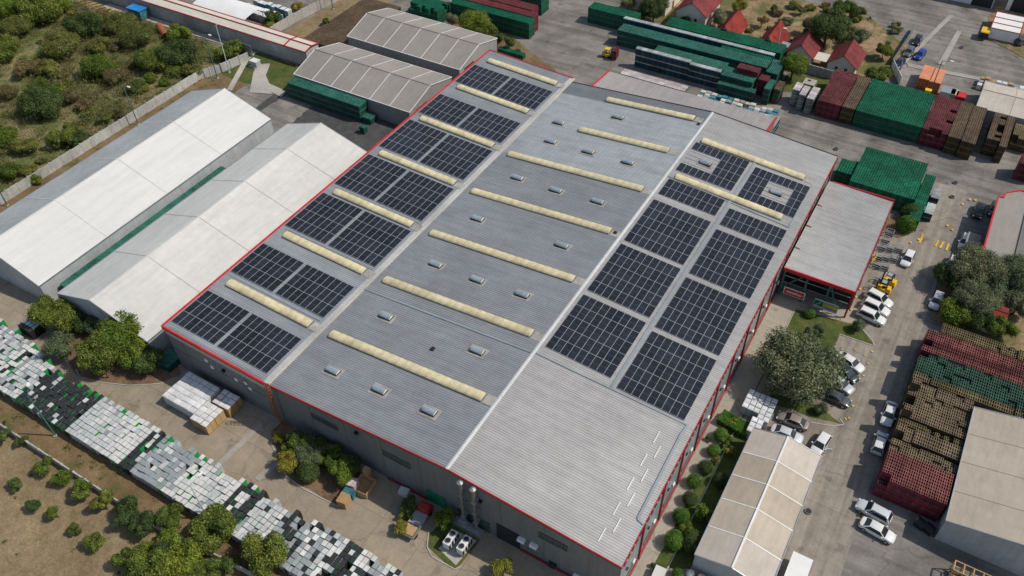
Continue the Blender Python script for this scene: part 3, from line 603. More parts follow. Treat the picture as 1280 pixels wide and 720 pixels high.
# ------------------------------------------------------------------ tents
def tent(name, label, axis, a0, a1, l, r, c, ze, zt, mats, seams, wallm, seamw=.12, seamm='white', cols=None, door=None, cat='tent hall'):
    """gable hall; axis 'y': a0..a1 along y, l/c/r are x of eaves and ridge"""
    cx, cy = ((l+r)/2, (a0+a1)/2) if axis == 'y' else ((a0+a1)/2, (l+r)/2)
    t = thing(name, label, cat, (cx, cy, 0))
    P = (lambda a, s_, z: (s_-cx, a-cy, z)) if axis == 'y' else (lambda a, s_, z: (a-cx, s_-cy, z))
    ed = [a0]+list(seams)+[a1]
    for side, (e0) in enumerate((l, r)):
        for k in range(len(ed)-1):
            mb = MB(); nsub = 3; A0, A1 = ed[k], ed[k+1]; vs = []; M_ = 6
            for i in range(M_+1):
                for j in range(nsub*2+1):
                    u = i/M_; v = j/(nsub*2); a = A0+(A1-A0)*v; s_ = e0+(c-e0)*u; z = ze+(zt-ze)*u
                    z -= .045*math.sin(math.pi*v)*(1 if u < 1 else .3)
                    vs.append(P(a, s_, z))
            q = nsub*2+1; fs = [(i*q+j, i*q+j+1, (i+1)*q+j+1, (i+1)*q+j) for i in range(M_) for j in range(q-1)]
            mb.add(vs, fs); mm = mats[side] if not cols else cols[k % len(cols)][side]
            o = mb.build('roof_panel', [mm], t, smooth=True)
        for a in seams: mb = MB(); mb.bar(P(a, e0, ze+.03), P(a, c, zt+.03), seamw, .04); mb.build('roof_seam', [seamm], t)
    mb = MB(); mb.bar(P(a0, c, zt+.03), P(a1, c, zt+.03), .25, .1)
    mb.build('ridge', [mats[1] if not cols else 'white'], t)
    mb = MB()
    for a in (a0+.12, a1-.12):
        mb.add([P(a, l+.06, 0), P(a, r-.06, 0), P(a, r-.06, ze-.03), P(a, c, zt-.03), P(a, l+.06, ze-.03)], [(0, 1, 2, 3, 4)])
    for e0, d in ((l, .08), (r, -.08)): mb.add([P(a0+.12, e0+d, 0), P(a1-.12, e0+d, 0), P(a1-.12, e0+d, ze-.02), P(a0+.12, e0+d, ze-.02)], [(0, 1, 2, 3)])
    mb.build('wall', [wallm], t)
    mb = MB()
    for e0 in (l, r): mb.bar(P(a0, e0, ze), P(a1, e0, ze), .14, .14)
    for a in (a0, a1):
        for e0 in (l, r): mb.bar(P(a, e0, ze), P(a, c, zt), .12, .12)
    mb.build('edge_profile', ['white' if wallm != 'tents' else 'steel'], t)
    if door: 
        mb = MB(); ax, s0, s1, z1 = door
        mb.add([P(ax, s0, .05), P(ax, s1, .05), P(ax, s1, z1), P(ax, s0, z1)], [(0, 1, 2, 3)]); mb.build('doorway', ['dark'], t)
    return t
tent('tent_hall', 'white tent hall furthest left beside the scrub land fence', 'y', 42.8, 99.2, -141.6, -118.9, -130.6, 4.4, 8.2, ('tents', 'tentw'), [57, 71, 85], 'tents', .22, 'tentw2')  # left slope takes the grey sheet: its shade is painted into the colour
tent('tent_hall', 'off white tent hall touching the left edge of the solar warehouse', 'y', 43.2, 99.5, -114.9, -93.5, -105.0, 4.4, 7.8, ('tentw2', 'tentw2'), [55, 66.5, 78, 89.5], 'tents', .12, 'tentseam')
tent('tent_hall', 'grey tent hall beside the yard with a long green crate row along its front', 'x', -127.0, -95.3, 115.2, 131.1, 123.2, 4.3, 6.5, ('tentg', 'tentg'), [-121.7, -116.4, -111.1, -105.8, -100.5], 'tentgs', .12, 'white', door=(-95.38, 117.5, 121.5, 3.6))
tent('tent_hall', 'grey tent hall at the top next to the brown crate field', 'x', -127.3, -95.5, 134.5, 150.6, 142.8, 4.3, 6.5, ('tentg', 'tentg'), [-122, -116.7, -111.4, -106.1, -100.8], 'tentgs', .12, 'white', door=(-95.58, 136.5, 140.5, 3.6))
tent('tent_hall', 'beige and cream striped gable tent beside the garden strip and the round shrubs', 'y', 53.0, 75.0, -7.3, 2.25, -2.65, 3.4, 4.6, ('tentb', 'tentb'), [57.6, 62.2, 66.3, 70.4], 'tents', .14, 'white',
     cols=[('tentc', 'tentc'), ('tentb', 'tentb'), ('tentb2', 'tentb2'), ('tentb2', 'tentb'), ('tentc', 'tentc')])
tent('tent_hall', 'beige tent hall at the lower right corner behind the maroon crates', 'y', 72.4, 92.8, 18.3, 38, 28.2, 4.6, 6.6, ('tentb', 'tentc'), [77.4, 82.5, 87.6], 'tents', .05, 'tentb2')
tent('tent_hall', 'cream tent at the right edge behind the brown crate stacks', 'x', 5.6, 30, 174.8, 186.5, 180.6, 3.4, 4.6, ('tentc', 'tentc'), [12, 18], 'tents', .08, 'tentb2')
# canopy beyond the long roof
cn = thing('canopy', 'white curved canopy roof behind the long red striped roof at the top', 'canopy', (-164.5, 131.5, 0))
mb = MB(); vs = []
for k in range(9):
    t = k/8; y = -2.4+7*t; z = 3.0+1.3*math.sin(math.pi*(.15+.55*t)); vs += [(-9, y, z), (9, y, z)]
mb.add(vs, [(2*k, 2*k+1, 2*k+3, 2*k+2) for k in range(8)]); mb.build('roof', ['white'], cn)
mb = MB()
for x in (-8.8, -3, 3, 8.8):
    for y in (-2.2, 4.3): mb.bar((x, y, 0), (x, y, 3.2), .15)
mb.build('post', ['steel'], cn)
# long narrow building
nb = thing('long_shed', 'long low shed with cream roof and dark red stripes running to the upper left', 'shed', (-155, 126, 0))
x0, x1, y0, y1 = -215, -131.5, 124.6, 128.9
mb = MB(); mb.add([(x0, y0-.2, 3.9), (x1, y0-.2, 3.9), (x1, (y0+y1)/2, 4.4), (x0, (y0+y1)/2, 4.4)], [(0, 1, 2, 3)]); mb.add([(x0, y1+.2, 3.9), (x1, y1+.2, 3.9), (x1, (y0+y1)/2, 4.4), (x0, (y0+y1)/2, 4.4)], [(0, 1, 2, 3)]); A_(mb, 'roof', ['cream'], nb)
mb = MB(); mb.box(x0, x1-.1, y0, y1, 0, 3.85); A_(mb, 'wall', ['concw'], nb)
mb = MB()
for y, z in ((y0-.25, 3.9), ((y0+y1)/2, 4.45), (y1+.2, 3.9)): mb.bar((x0, y, z), (x1, y, z), .28, .2)
for x in (x1-6.5, x1): mb.bar((x, y0-.3, 4.0), (x, (y0+y1)/2, 4.5), .22, .2); mb.bar((x, y1+.2, 4.0), (x, (y0+y1)/2, 4.5), .22, .2)
A_(mb, 'edge_trim', ['redd'], nb)
ks = thing('kiosk', 'small blue roofed kiosk at the top left by the yellow markings', 'kiosk', (-186.5, 122.6, 0))
mb = MB(); mb.box(-2.3, 2.2, -1.3, 1.3, 0, 2.6); mb.build('wall', ['teal'], ks); mb = MB(); mb.box(-2.5, 2.4, -1.5, 1.5, 2.6, 2.8); mb.build('roof', ['blue'], ks)
# right side building
rb = thing('shed', 'grey roofed shed with bright red eaves at the right edge of the road', 'building', (18, 135, 0))
zf = lambda x: 5.0
mb = MB(); vs = [(-4.1, -11.5), (-4.1, 8.6), (-3.3, 8.6), (-3.0, 10.4), (-1.0, 12.2), (5, 13), (8, 13), (8, -11.5)]
mb.add([(x, y, 5.0) for x, y in vs], [tuple(range(len(vs)))]); mb.build('roof', ['tentg'], rb)
mb = MB(); mb.box(.6, 8, -11.5, 12, 5.0, 5.25); mb.build('upper_roof', ['roof_d2'], rb)
mb = MB(); mb.box(-3.7, 7.5, -11.3, 8.3, 0, 4.9); mb.build('wall', ['wall'], rb)
mb = MB()
for a, b in zip(vs[:6], vs[1:6]): mb.bar((*a, 5.05), (*b, 5.05), .26, .22)
mb.bar((5.6, -11.5, 5.3), (5.6, 0, 5.3), .3, .3); mb.build('eave_trim', ['red'], rb)
ab = thing('roof_unit', 'white box shaped unit with pale lid in the shade of the red eaved shed', 'container', (12.4, 133.3, 0))
mb = MB(); mb.box(-1.0, 1.0, -1.5, 1.5, 0, 2.2); mb.build('body', ['white'], ab); mb = MB(); mb.box(-1.05, 1.05, -1.55, 1.55, 2.2, 2.27); mb.build('lid', ['tentg'], ab)
# far top right buildings
tb = thing('factory_building', 'pale factory wall with dark gates at the top right corner', 'building', (0, 232, 0))
mb = MB(); mb.box(-30, 1.5, -2.2, 20, 0, 7); mb.box(4.5, 40, -1.5, 20, 0, 8); mb.build('wall', ['white'], tb); mb = MB(); mb.box(5.5, 10, -1.6, -1.49, 0, 5); mb.box(-3.4, 1.3, -2.3, -2.19, 0, 5); mb.build('gate', ['dark'], tb)
mb = MB(); mb.box(-.8, 1.4, -2.5, -2.31, 3, 6.5); mb.build('blue_panel', ['blue'], tb)
for k in range(3):
    cb = thing('container', 'white site cabin with dark red frame, %s of the three joined at the top right' % ['nearest', 'middle', 'farthest'][k], 'cabin', (6.1, 214.9+k*3.1, 0), 0, 'joined site cabins')
    mb = MB(); mb.box(-3.2, 3.2, -1.5, 1.5, 0, 2.7); mb.build('wall', ['white'], cb)
    mb = MB(); 
    for y in (-1.5, 1.5): mb.bar((-3.25, y, 2.72), (3.25, y, 2.72), .16); mb.bar((-3.25, y, .1), (3.25, y, .1), .16)
    for x in (-3.2, 3.2):
        mb.bar((x, -1.5, 2.72), (x, 1.5, 2.72), .16)
        for y in (-1.5, 1.5): mb.bar((x, y, 0), (x, y, 2.7), .16)
    mb.build('frame', ['redd'], cb)
for k, (a, b, m, lb) in enumerate([(1157, 97, 'orange', 'orange storage container, left one of the pair behind the green crate stacks'), (1170, 101, 'orange', 'orange storage container, right one of the pair with the lamp pole in front')]):
    p = at(a, b, 1.3); c = thing('container', lb, 'container', (p.x, p.y, 0))
    mb = MB(); mb.box(-1.15, 1.15, -3.1, 3.1, .1, 2.45); mb.build('body', ['oranged'], c); mb = MB(); mb.box(-1.2, 1.2, -3.15, 3.15, 2.45, 2.6); mb.build('roof', ['orange'], c)
    mb = MB()
    for x in (-1.15, -.4, .4, 1.15): mb.box(x-.06, x+.06, -3.22, -3.11, .1, 2.5)
    for z in (.9, 1.7): mb.box(-1.15, 1.15, -3.2, -3.105, z-.05, z+.05)
    mb.build('door_bars', ['orange'], c)
for (a, b, m, lb, sx, sy) in [(1184, 117, 'steel', 'small grey shed roof beside the maroon crate stack', 1.4, 1.4), (1200, 123, 'red', 'small red metal tank cover by the upper maroon crates', .9, 1.1), (1192, 120, 'tentb2', 'brownish low bin between the grey shed and red cover', .7, 1.2), (1159, 117, 'yellow', 'small yellow bin at the foot of the lamp pole', .6, .5)]:
    p = at(a, b, 1); c = thing('storage_box', lb, 'box', (p.x, p.y, 0))
    mb = MB(); mb.box(-sx, sx, -sy, sy, 0, 1.9); mb.build('body', [m], c); mb = MB(); mb.box(-sx-.06, sx+.06, -sy-.06, sy+.06, 1.9, 1.98); mb.build('lid', [m], c)
yc = thing('trailer', 'small yellow topped trailer parked by the site cabins', 'trailer', (2.1, 213.1, 0))
mb = MB(); mb.box(-.9, .9, -1.5, 1.5, .7, 2.0, top=1); mb.build('body', ['dark', 'yellow'], yc)
mb = MB(); mb.box(-.92, .92, -1.3, 1.52, 2.0, 2.1); mb.build('cover', ['yellow'], yc)
for sx in (-.9, .9):
    mb = MB(); mb.tube((sx-.12, 0, .4), (sx+.12, 0, .4), .4, n=12); mb.build('wheel', ['tyre'], yc)
# ------------------------------------------------------------------ houses
def house(label, x0, x1, y0, y1, hw, hr, axis, tile, cat='house', wall='plaster'):
    cx, cy = (x0+x1)/2, (y0+y1)/2; t = thing('house', label, cat, (cx, cy, 0)); a, b = (x1-x0)/2, (y1-y0)/2
    mb = MB()
    if axis == 'y': mb.add([(-a, -b, 0), (a, -b, 0), (a, -b, hw), (0, -b, hr), (-a, -b, hw), (-a, b, 0), (a, b, 0), (a, b, hw), (0, b, hr), (-a, b, hw)], [(0, 1, 2, 3, 4), (5, 6, 7, 8, 9), (0, 5, 9, 4), (1, 6, 7, 2)])
    else: mb.add([(-a, -b, 0), (-a, b, 0), (-a, b, hw), (-a, 0, hr), (-a, -b, hw), (a, -b, 0), (a, b, 0), (a, b, hw), (a, 0, hr), (a, -b, hw)], [(0, 1, 2, 3, 4), (5, 6, 7, 8, 9), (0, 5, 9, 4), (1, 6, 7, 2)])
    mb.build('wall', [wall], t)
    mb = MB(); e = .5; th = .14; A, B = (a, b) if axis == 'y' else (b, a); sl = (hr-hw)/A
    for s_ in (-1, 1):
        q = [(s_*(A+e), -(B+e), hw-sl*e+.05), (0, -(B+e), hr+.05), (0, B+e, hr+.05), (s_*(A+e), B+e, hw-sl*e+.05)]
        q2 = [(x, y, z+th) for x, y, z in q]
        if axis == 'x': q = [(y, x, z) for x, y, z in q]; q2 = [(y, x, z) for x, y, z in q2]
        mb.add(q+q2, [(0, 1, 2, 3), (4, 5, 6, 7), (0, 1, 5, 4), (2, 3, 7, 6), (0, 3, 7, 4)])
    mb.build('roof', [tile], t)
    mb = MB(); 
    p, q = ((0, -b-e, hr+.22), (0, b+e, hr+.22)) if axis == 'y' else ((-a-e, 0, hr+.22), (a+e, 0, hr+.22))
    mb.bar(p, q, .25, .12); mb.build('ridge_tiles', ['tile'], t)
    for (wx, wz) in ((-.35*a, hw*.62), (.35*a, hw*.62)):
        mb = MB(); mb.box(wx-.45, wx+.45, -b-.06, -b+.02, wz-.5, wz+.5); wf = mb.build('window', ['white'], t)
        mb = MB(); mb.box(wx-.36, wx+.36, -b-.08, -b-.061, wz-.4, wz+.4); mb.build('pane', ['glass'], wf)
    mb = MB(); mb.box(a-.02, a+.06, -.5, .5, 0, 2.1); mb.build('door', ['woodd'], t)
    return t
house('white walled house with large red roof behind the green crate rows', -64.5, -57.0, 184, 194, 4.2, 6.8, 'y', 'tile')
house('small steep red roofed cabin with pale side wall, left of the sandy garden', -53.4, -48.4, 180.5, 189.5, 1.9, 4.7, 'y', 'tile2', 'cabin')
house('small steep bright red roof cabin behind the end of the crate rows', -42.8, -37.8, 180.5, 188.8, 1.8, 4.7, 'y', 'tile2', 'cabin')
house('red roofed cabin to the left of the cream awning', -35.4, -29.8, 180.0, 187.5, 2.6, 4.9, 'y', 'tile', 'cabin')
house('red roofed cabin to the right of the cream awning', -26.0, -20.0, 180.0, 187.5, 2.6, 4.9, 'y', 'tile', 'cabin')
house('pale house at the top edge half hidden behind a round tree', -77, -68.5, 187, 197, 4.6, 7.0, 'y', 'tile')
house('small red tiled hut among the grey green trees on the right', 16.6, 19.6, 113.5, 118.5, 2.2, 3.0, 'x', 'tile2', 'hut')
aw = thing('awning', 'flat cream awning between two red roofed cabins', 'awning', (-27.9, 181.8, 0))
mb = MB(); mb.box(-1.9, 1.9, -1.9, 1.9, 2.3, 2.4); mb.build('cover', ['cream'], aw); mb = MB()
for x in (-1.8, 1.8):
    for y in (-1.8, 1.8): mb.bar((x, y, 0), (x, y, 2.3), .1)
mb.build('post', ['wood'], aw)
for lb, a, b in (('pale flat porch roof beside the second small red cabin', 923, 45), ('pale flat porch roof left of the cream awning cabins', 984, 56)):
    p = at(a, b, 2.2); t = thing('porch', lb, 'porch', (p.x, p.y, 0)); mb = MB(); mb.box(-1.5, 1.5, -1.2, 1.2, 2.1, 2.2); mb.build('cover', ['tray'], t); mb = MB()
    for x in (-1.4, 1.4): mb.bar((x, -1.1, 0), (x, -1.1, 2.1), .1)
    mb.build('post', ['wood'], t)
# ------------------------------------------------------------------ walls / fences
def pwall(label, pts, h, mat, th=.18, step=2.5, cat='wall', name='boundary_wall'):
    t = thing(name, label, cat, (pts[0][0], pts[0][1], 0)); mb = MB(); mp = MB(); o = Vector(pts[0][:2]+(0,))if isinstance(pts[0], tuple) else Vector((pts[0].x, pts[0].y, 0))
    for a, b in zip(pts, pts[1:]):
        a = Vector((a[0], a[1], 0))-o; b = Vector((b[0], b[1], 0))-o; L = (b-a).length; n = max(1, round(L/step)); d = (b-a)/n
        for k in range(n):
            p, q = a+d*k, a+d*(k+1); e = d.normalized()*.06; hh = h+random.uniform(-.04, .04)
            mb.bar(p+e+Vector((0, 0, hh/2)), q-e+Vector((0, 0, hh/2)), th, hh)
            mp.bar(p, p+Vector((0, 0, h+.12)), th+.1)
    mb.build('panel', [mat], t); mp.build('post', ['concw'], t); return t
pwall('pale concrete panel wall running diagonally between the scrub land and the white tents', [(-150.3, -20), (-150.3, 108), (-148, 113), (-146.3, 120.2)], 2.1, 'concw')
pwall('low grey concrete wall between the orchard and the row of coolers', [(-330, 22.6), (-71.7, 22.5), (-57.2, 23.8), (-40, 25)], 1.3, 'concw')
pwall('concrete wall at the top beside the brown crate field', [(-149.5, 130.5), (-149.2, 140), (-147.0, 158), (-145, 175)], 2.4, 'conc')
pwall('grey wall at the foot of the red roofed cabins', [(-32.2, 177.6), (-24.0, 177.2)], 2.2, 'concw')
pwall('white metal fence at the corner of the gardens and the car park', [tuple(at(1114, 84)[:2]), tuple(at(1124, 106)[:2])], 2.0, 'white', .08, cat='fence', name='fence')
pwall('thin fence behind the parked dark cars', [tuple(at(1114, 82)[:2]), tuple(at(1143, 38)[:2])], 1.8, 'steel', .05, cat='fence', name='fence')
ug = thing('barrier_wall', 'grey steel panel leaning at the end of the concrete wall near the long shed', 'panel', (-148.4, 121.6, 0))
mb = MB(); mb.box(-2, 2, -.05, .05, 0, 3); mb.build('panel', ['steel'], ug); mb = MB(); mb.box(-2.1, -1.9, -.1, .1, 0, 3.1); mb.build('post', ['concw'], ug)
# ------------------------------------------------------------------ lamp posts
def lamp(x, y, h, label, mat='pole', arm=1.6, ang=0.):
    t = thing('street_lamp', label, 'street lamp', (x, y, 0), ang)
    mb = MB(); mb.tube((0, 0, 0), (0, 0, h), .13, .07); mb.build('pole', [mat], t)
    mb = MB(); mb.tube((0, 0, h-.1), (arm, 0, h+.35), .05, .04); mb.build('arm', [mat], t)
    mb = MB(); mb.box(arm-.15, arm+.6, -.17, .17, h+.28, h+.42); mb.build('lamp_head', ['white'], t)
    mb = MB(); mb.box(-.25, .25, -.25, .25, 0, .25); mb.build('base', ['conc'], t)
lamp(-148.3, 88.1, 9.5, 'dark green street lamp standing by the wall above the white tent'); lamp(-147.0, 110.4, 11, 'tall dark street lamp near the corner of the scrub land wall')
lamp(-148.9, 56.3, 9, 'street lamp at the left edge of the picture by the wall'); lamp(-95.3, 25.6, 9.5, 'long green street lamp leaning over the dark coolers', ang=2.4)
lamp(-65.7, 27.0, 8.5, 'street lamp rising out of the pale coolers near the bottom', 'polew', ang=1.5); lamp(-145.2, 150.0, 9, 'lamp post by the wall at the top')
lamp(-3.8, 181.8, 8, 'lamp pole standing in front of the orange containers', 'pole'); lamp(-146.3, 113.6, 12, 'pale utility pole beside the dark lamp near the wall corner', 'polew', ang=1)
lamp(-38.6, 183, 6.0, 'thin white lamp pole at the steep red roof', 'polew', .6)
#==PART2==
# ------------------------------------------------------------------ crate pallets
def crate_pallet(nx, ny, W_, D_, layers, H_, deep=.10, rim=.17, miss=0.):
    """one pallet load of bottle crates: timber base, crate layers, open crates on top"""
    mb = MB(); base = .17; lh = (H_-base)/layers; g = .012
    for k in range(3): y = -D_/2+k*(D_/2-.06); mb.box(-W_/2, W_/2, y, y+.12, 0, base-.02, 3, skip='bt')
    cw, cd_ = W_/nx, D_/ny
    for L in range(layers):
        z0 = base+L*lh; z1 = z0+lh-.018; topl = L == layers-1
        for i in range(nx):
            for j in range(ny):
                edge = i in (0, nx-1) or j in (0, ny-1)
                xa, xb, ya, yb = -W_/2+i*cw+g, -W_/2+(i+1)*cw-g, -D_/2+j*cd_+g, -D_/2+(j+1)*cd_-g
                if topl:
                    r = min(cw, cd_)*rim; gone = random.random() < miss; zi = z1-deep
                    if gone: z1 -= lh; z0 -= lh*.9; zi = z1-deep
                    o = [(xa, ya, z0), (xb, ya, z0), (xb, yb, z0), (xa, yb, z0), (xa, ya, z1), (xb, ya, z1), (xb, yb, z1), (xa, yb, z1),
                         (xa+r, ya+r, z1), (xb-r, ya+r, z1), (xb-r, yb-r, z1), (xa+r, yb-r, z1), (xa+r, ya+r, zi), (xb-r, ya+r, zi), (xb-r, yb-r, zi), (xa+r, yb-r, zi)]
                    n0 = len(mb.m)
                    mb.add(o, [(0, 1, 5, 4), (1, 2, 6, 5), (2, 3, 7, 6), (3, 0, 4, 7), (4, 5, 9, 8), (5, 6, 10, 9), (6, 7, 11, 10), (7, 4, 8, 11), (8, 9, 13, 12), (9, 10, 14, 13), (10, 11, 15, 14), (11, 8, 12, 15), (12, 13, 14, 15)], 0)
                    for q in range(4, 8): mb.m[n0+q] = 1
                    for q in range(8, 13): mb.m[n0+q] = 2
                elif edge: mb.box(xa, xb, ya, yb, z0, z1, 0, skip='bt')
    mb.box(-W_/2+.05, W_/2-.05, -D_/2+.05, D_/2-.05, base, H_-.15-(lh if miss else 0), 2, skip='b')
    mb.box(-W_/2-.004, W_/2+.004, -D_/2-.004, D_/2+.004, base+(layers-1)*lh+lh*.42, base+(layers-1)*lh+lh-.025, 1, skip='bt') if miss < .03 else None
    return mb
CP = {}
FAM = {'teal': 'green', 'dkgreen': 'green', 'redrim': 'maroon', 'olive': 'brown', 'fbrown': 'brown'}
def cpm(col, H_, layers=4, big=0):
    key = (col, round(H_, 2), big)
    if key not in CP:
        if big: mb = crate_pallet(4, 2, 1.18, 1.0, layers, H_, .2, .14, {'fbrown': .07, 'olive': .05, 'redrim': .03}.get(col, .01))
        else: mb = crate_pallet(3, 3, 1.18, 1.0, layers, H_, .012 if col in ('blue', 'bottle') else .10, .2 if col != 'bottle' else .3, 0 if col not in ('brown', 'green', 'maroon') else .012)
        CP[key] = (mb, mb.mesh(FAM.get(col, col)+'_crate_pallet', CR[col]))
    return CP[key]
LOADS = []   # (dist, key, x, y, z, sx, sy, jitter, label, group)
def block(label, col, x0, x1, y0, y1, lay_, H_=1.32, z0=0, skip=None, mix=None, group=None, gapx=0, ragged=0., big=0):
    nx = max(1, round((x1-x0)/1.25)); ny = max(1, round((y1-y0)/1.08)); dx, dy = (x1-x0)/nx, (y1-y0)/ny
    for i in range(nx):
        for j in range(ny):
            n = lay_
            if ragged and (j == 0 or i == nx-1) and random.random() < ragged: n -= 1
            if skip and skip(i, j): continue
            if big and i == 0: n += random.choice([0, 0, 0, 0, 1, -1])
            for L in range(n):
                if L < n-1 and not (i in (0, nx-1) or j in (0, ny-1)): continue
                c = col if mix is None else mix(i, j, L)
                bg_ = random.randint(1, 4) if big else 0; key = (c, round(H_, 2), bg_); cpm(c, H_, big=bg_)
                x, y, z = x0+(i+.5)*dx, y0+(j+.5)*dy, z0+L*H_
                LOADS.append((math.dist((x, y, z), (0, 0, CH)), key, x+random.uniform(-.015, .015), y+random.uniform(-.015, .015), z, dx/(1.185 if big else 1.2), dy/(1.005 if big else 1.02), random.uniform(-.02, .02), label, group or label))
block('pallet load of bright green crates in the short triple high row at the top centre', 'green', -84.2, -71.5, 175.1, 178.6, 3)
block('pallet load of blue crates with pale tops in the thin row between the green rows', 'blue', -74.0, -36.9, 173.7, 174.9, 3, 1.42)
block('pallet load of bright green crates in the rearmost long row below the red roofed houses', 'green', -64.2, -36.0, 176.0, 180.4, 3)
block('pallet load of dull green crates in the longest row above the yellow forklift', 'teal', -73.0, -36.8, 168.4, 172.0, 3)
block('pallet load of bright green crates squeezed between the dull green row and the blue row', 'green', -48.8, -37.0, 172.1, 173.5, 3, 1.30)
block('dark blue crate pallet with pale cardboard tops in the tall wall shaped row', 'blue', -65.1, -52.0, 161.3, 162.5, 3, 1.55)
block('dark blue crate pallet in the lower half of the tall wall shaped row', 'blue', -52.0, -44.8, 161.3, 162.5, 3, 1.42)
block('pallet load of dull green crates right behind the tall dark blue wall of crates', 'teal', -61.6, -44.7, 163.1, 166.4, 3)
block('dull green crate pallet at the right end beyond the dark blue wall', 'teal', -44.6, -37.4, 161.0, 165.0, 3)
block('pallet load of dull green crates in the low front row at the right end', 'teal', -44.6, -36.2, 159.4, 161.0, 2)
block('pallet load of maroon crates lying on top of the dull green row', 'maroon', -42.0, -37.2, 163.4, 165.6, 1, 1.2, z0=3.98)
block('pallet load of maroon crates at the end of the dull green rows', 'maroon', -36.9, -34.9, 163.2, 165.6, 3, 1.3)
block('pallet load of green crates in the small cluster by the light green tree', 'teal', -36.4, -33.8, 167.0, 173.0, 3, 1.3)
block('pallet load of green crates in the narrow stack left of the tree', 'teal', -34.6, -33.2, 160.2, 164.4, 3, 1.3)
block('pallet load of mixed crates, brown over green over maroon, left of the tree', 'brown', -32.8, -31.4, 161.5, 165.3, 3, 1.2, mix=lambda i, j, L: ['maroon', 'green', 'brown'][L])
block('low pallet of pale pinkish bottle crates behind the rear annex', 'bottle', -66.0, -50.4, 155.6, 158.0, 1, .9)
block('pallet of bottle crates with white tops in the group left of the maroon stack', 'bottle', -29.2, -27.7, 162.9, 166.2, 3, 1.28)
block('pallet of bottle crates with white tops in the group left of the maroon stack', 'bottle', -27.4, -26.1, 161.6, 165.6, 3, 1.28)
block('pallet of bottle crates with white tops in the group left of the maroon stack', 'bottle', -25.6, -24.1, 161.0, 166.0, 3, 1.28)
block('pallet load of maroon crates in the big block left of the brown and green ones', 'maroon', -23.3, -18.5, 161.2, 175.3, 3, 1.3)
block('pallet load of brown crates in the narrow block between maroon and green', 'brown', -18.3, -15.7, 161.3, 175.1, 3, 1.3)
block('pallet load of vivid green crates in the widest block along the cross road', 'green', -15.5, -2.4, 161.2, 175.2, 3, 1.28)
block('pallet load of maroon crates in the block right of the vivid green one', 'maroon', -2.3, 2.5, 161.0, 175.0, 3, 1.3, ragged=.15)
block('pallet load of brown crates in the block right of the second maroon one', 'brown', 2.6, 5.0, 160.6, 175.0, 3, 1.32)
block('pallet load of brown crates in the block beside the shaded gap', 'brown', 5.15, 7.7, 160.2, 174.5, 3, 1.32)
block('pallet load of brown crates in the stepped block right of the gap', 'brown', 9.3, 11.6, 163.6, 174.0, 3, 1.3, ragged=.3)
block('pallet load of brown crates in the single row right of the stepped block', 'brown', 11.75, 13.1, 162.0, 174.0, 3, 1.3)
block('pallet load of yellowish brown crates at the right edge below the cream tent', 'olive', 13.6, 18, 168.0, 173.4, 2, 1.5, ragged=.3)
block('pallet load of maroon crates at the right edge by the cross road', 'maroon', 16, 20, 158.0, 161.5, 3, 1.3)
block('pallet load of vivid green crates in the square yard block behind the annex', 'green', -10.4, 1.2, 137.4, 149.8, 3, 1.2)
block('vivid green crate pallet in the strip on the road side of the block', 'green', 1.35, 3.3, 133.2, 148.3, 2, 1.2)
block('pallet load of vivid green crates at the left end of the yard block', 'green', -13.6, -10.5, 140.2, 144.6, 3, 1.0)
block('blue crate pallet standing at the roadside edge of the green yard block', 'blue', 3.5, 5.0, 137.0, 140.4, 2, .95)
block('blue crate pallet standing at the roadside edge of the green yard block', 'blue', 3.6, 5.1, 142.2, 145.4, 2, .95)
block('green crate pallet in the upper row above the top grey tent', 'green', -125, -116, 155.6, 161.0, 3, 1.3, ragged=.3)
block('pallet load of green crates in the front row beside the round light green tree', 'green', -115.5, -92.7, 160.6, 163.4, 3, 1.4)
block('maroon crate pallet in the long row just behind the green row', 'maroon', -117, -93.2, 163.6, 166.1, 3, 1.45)
block('pallet load of maroon crates in the second long row at the top', 'maroon', -118, -95.0, 166.3, 169.3, 3, 1.5)
block('pallet load of green crates in the far row at the top edge', 'green', -108, -96.0, 172.6, 176.6, 3, 1.6)
block('pallet load of green crates stacked along the front of the grey tent hall', 'teal', -126.3, -106.4, 112.2, 115.0, 3, 1.33)
block('pallet load of green crates in the low stack beside the grey tent wall', 'teal', -106.2, -103.9, 112.4, 114.6, 1, 1.5)
block('single pallet load of green crates standing alone on the dark asphalt', 'teal', -104.2, -102.9, 108.9, 110.0, 1, 1.7)
block('pallet load of green crates in the narrow gap between the two white tent halls', 'teal', -118.3, -115.9, 45.6, 83.5, 1, 2.9)
block('pallet load of green crates at the shaded foot of the left facade', 'teal', -92.4, -89.6, 42.4, 47.5, 1, 1.4)
block('blue crate pallet in the short stack at the right end of the rear annex', 'blue', -31.0, -28.4, 148.2, 153.2, 2, 1.35)
block('small brown crate pallet standing alone beside the rear annex end', 'brown', -27.6, -26.4, 146.6, 148.4, 1, 1.4)
block('brown crate layer of the low field by the top grey tent', 'brown', -140.6, -129.2, 133.0, 158.0, 1, 1.0)
block('pallet load of dark green crates behind the top grey tent', 'green', -96, -89, 151.2, 152.6, 1, 1.3)
FX = 10.0
def bigskip(x0_, y0_):
    return None
def field(label, col, y0, y1, x1=24., H_=1.22, n=3, xs=9.75, **k): block(label, col, xs, x1, y0, y1, n, H_+.18, big=1, **k)
field('pallet load of yellowish brown crates in the far strip of the big crate field', 'olive', 105.6, 107.8, 26, xs=11.5)
field('pallet load of pinkish maroon crates in the upper band of the big crate field', 'redrim', 103.2, 105.4, 26)
field('pallet load of bright maroon crates in the vivid strip of the big crate field', 'maroon', 101.9, 103.1, 26)
field('pallet load of pinkish maroon crates just above the dark green band', 'redrim', 100.6, 101.8, 26)
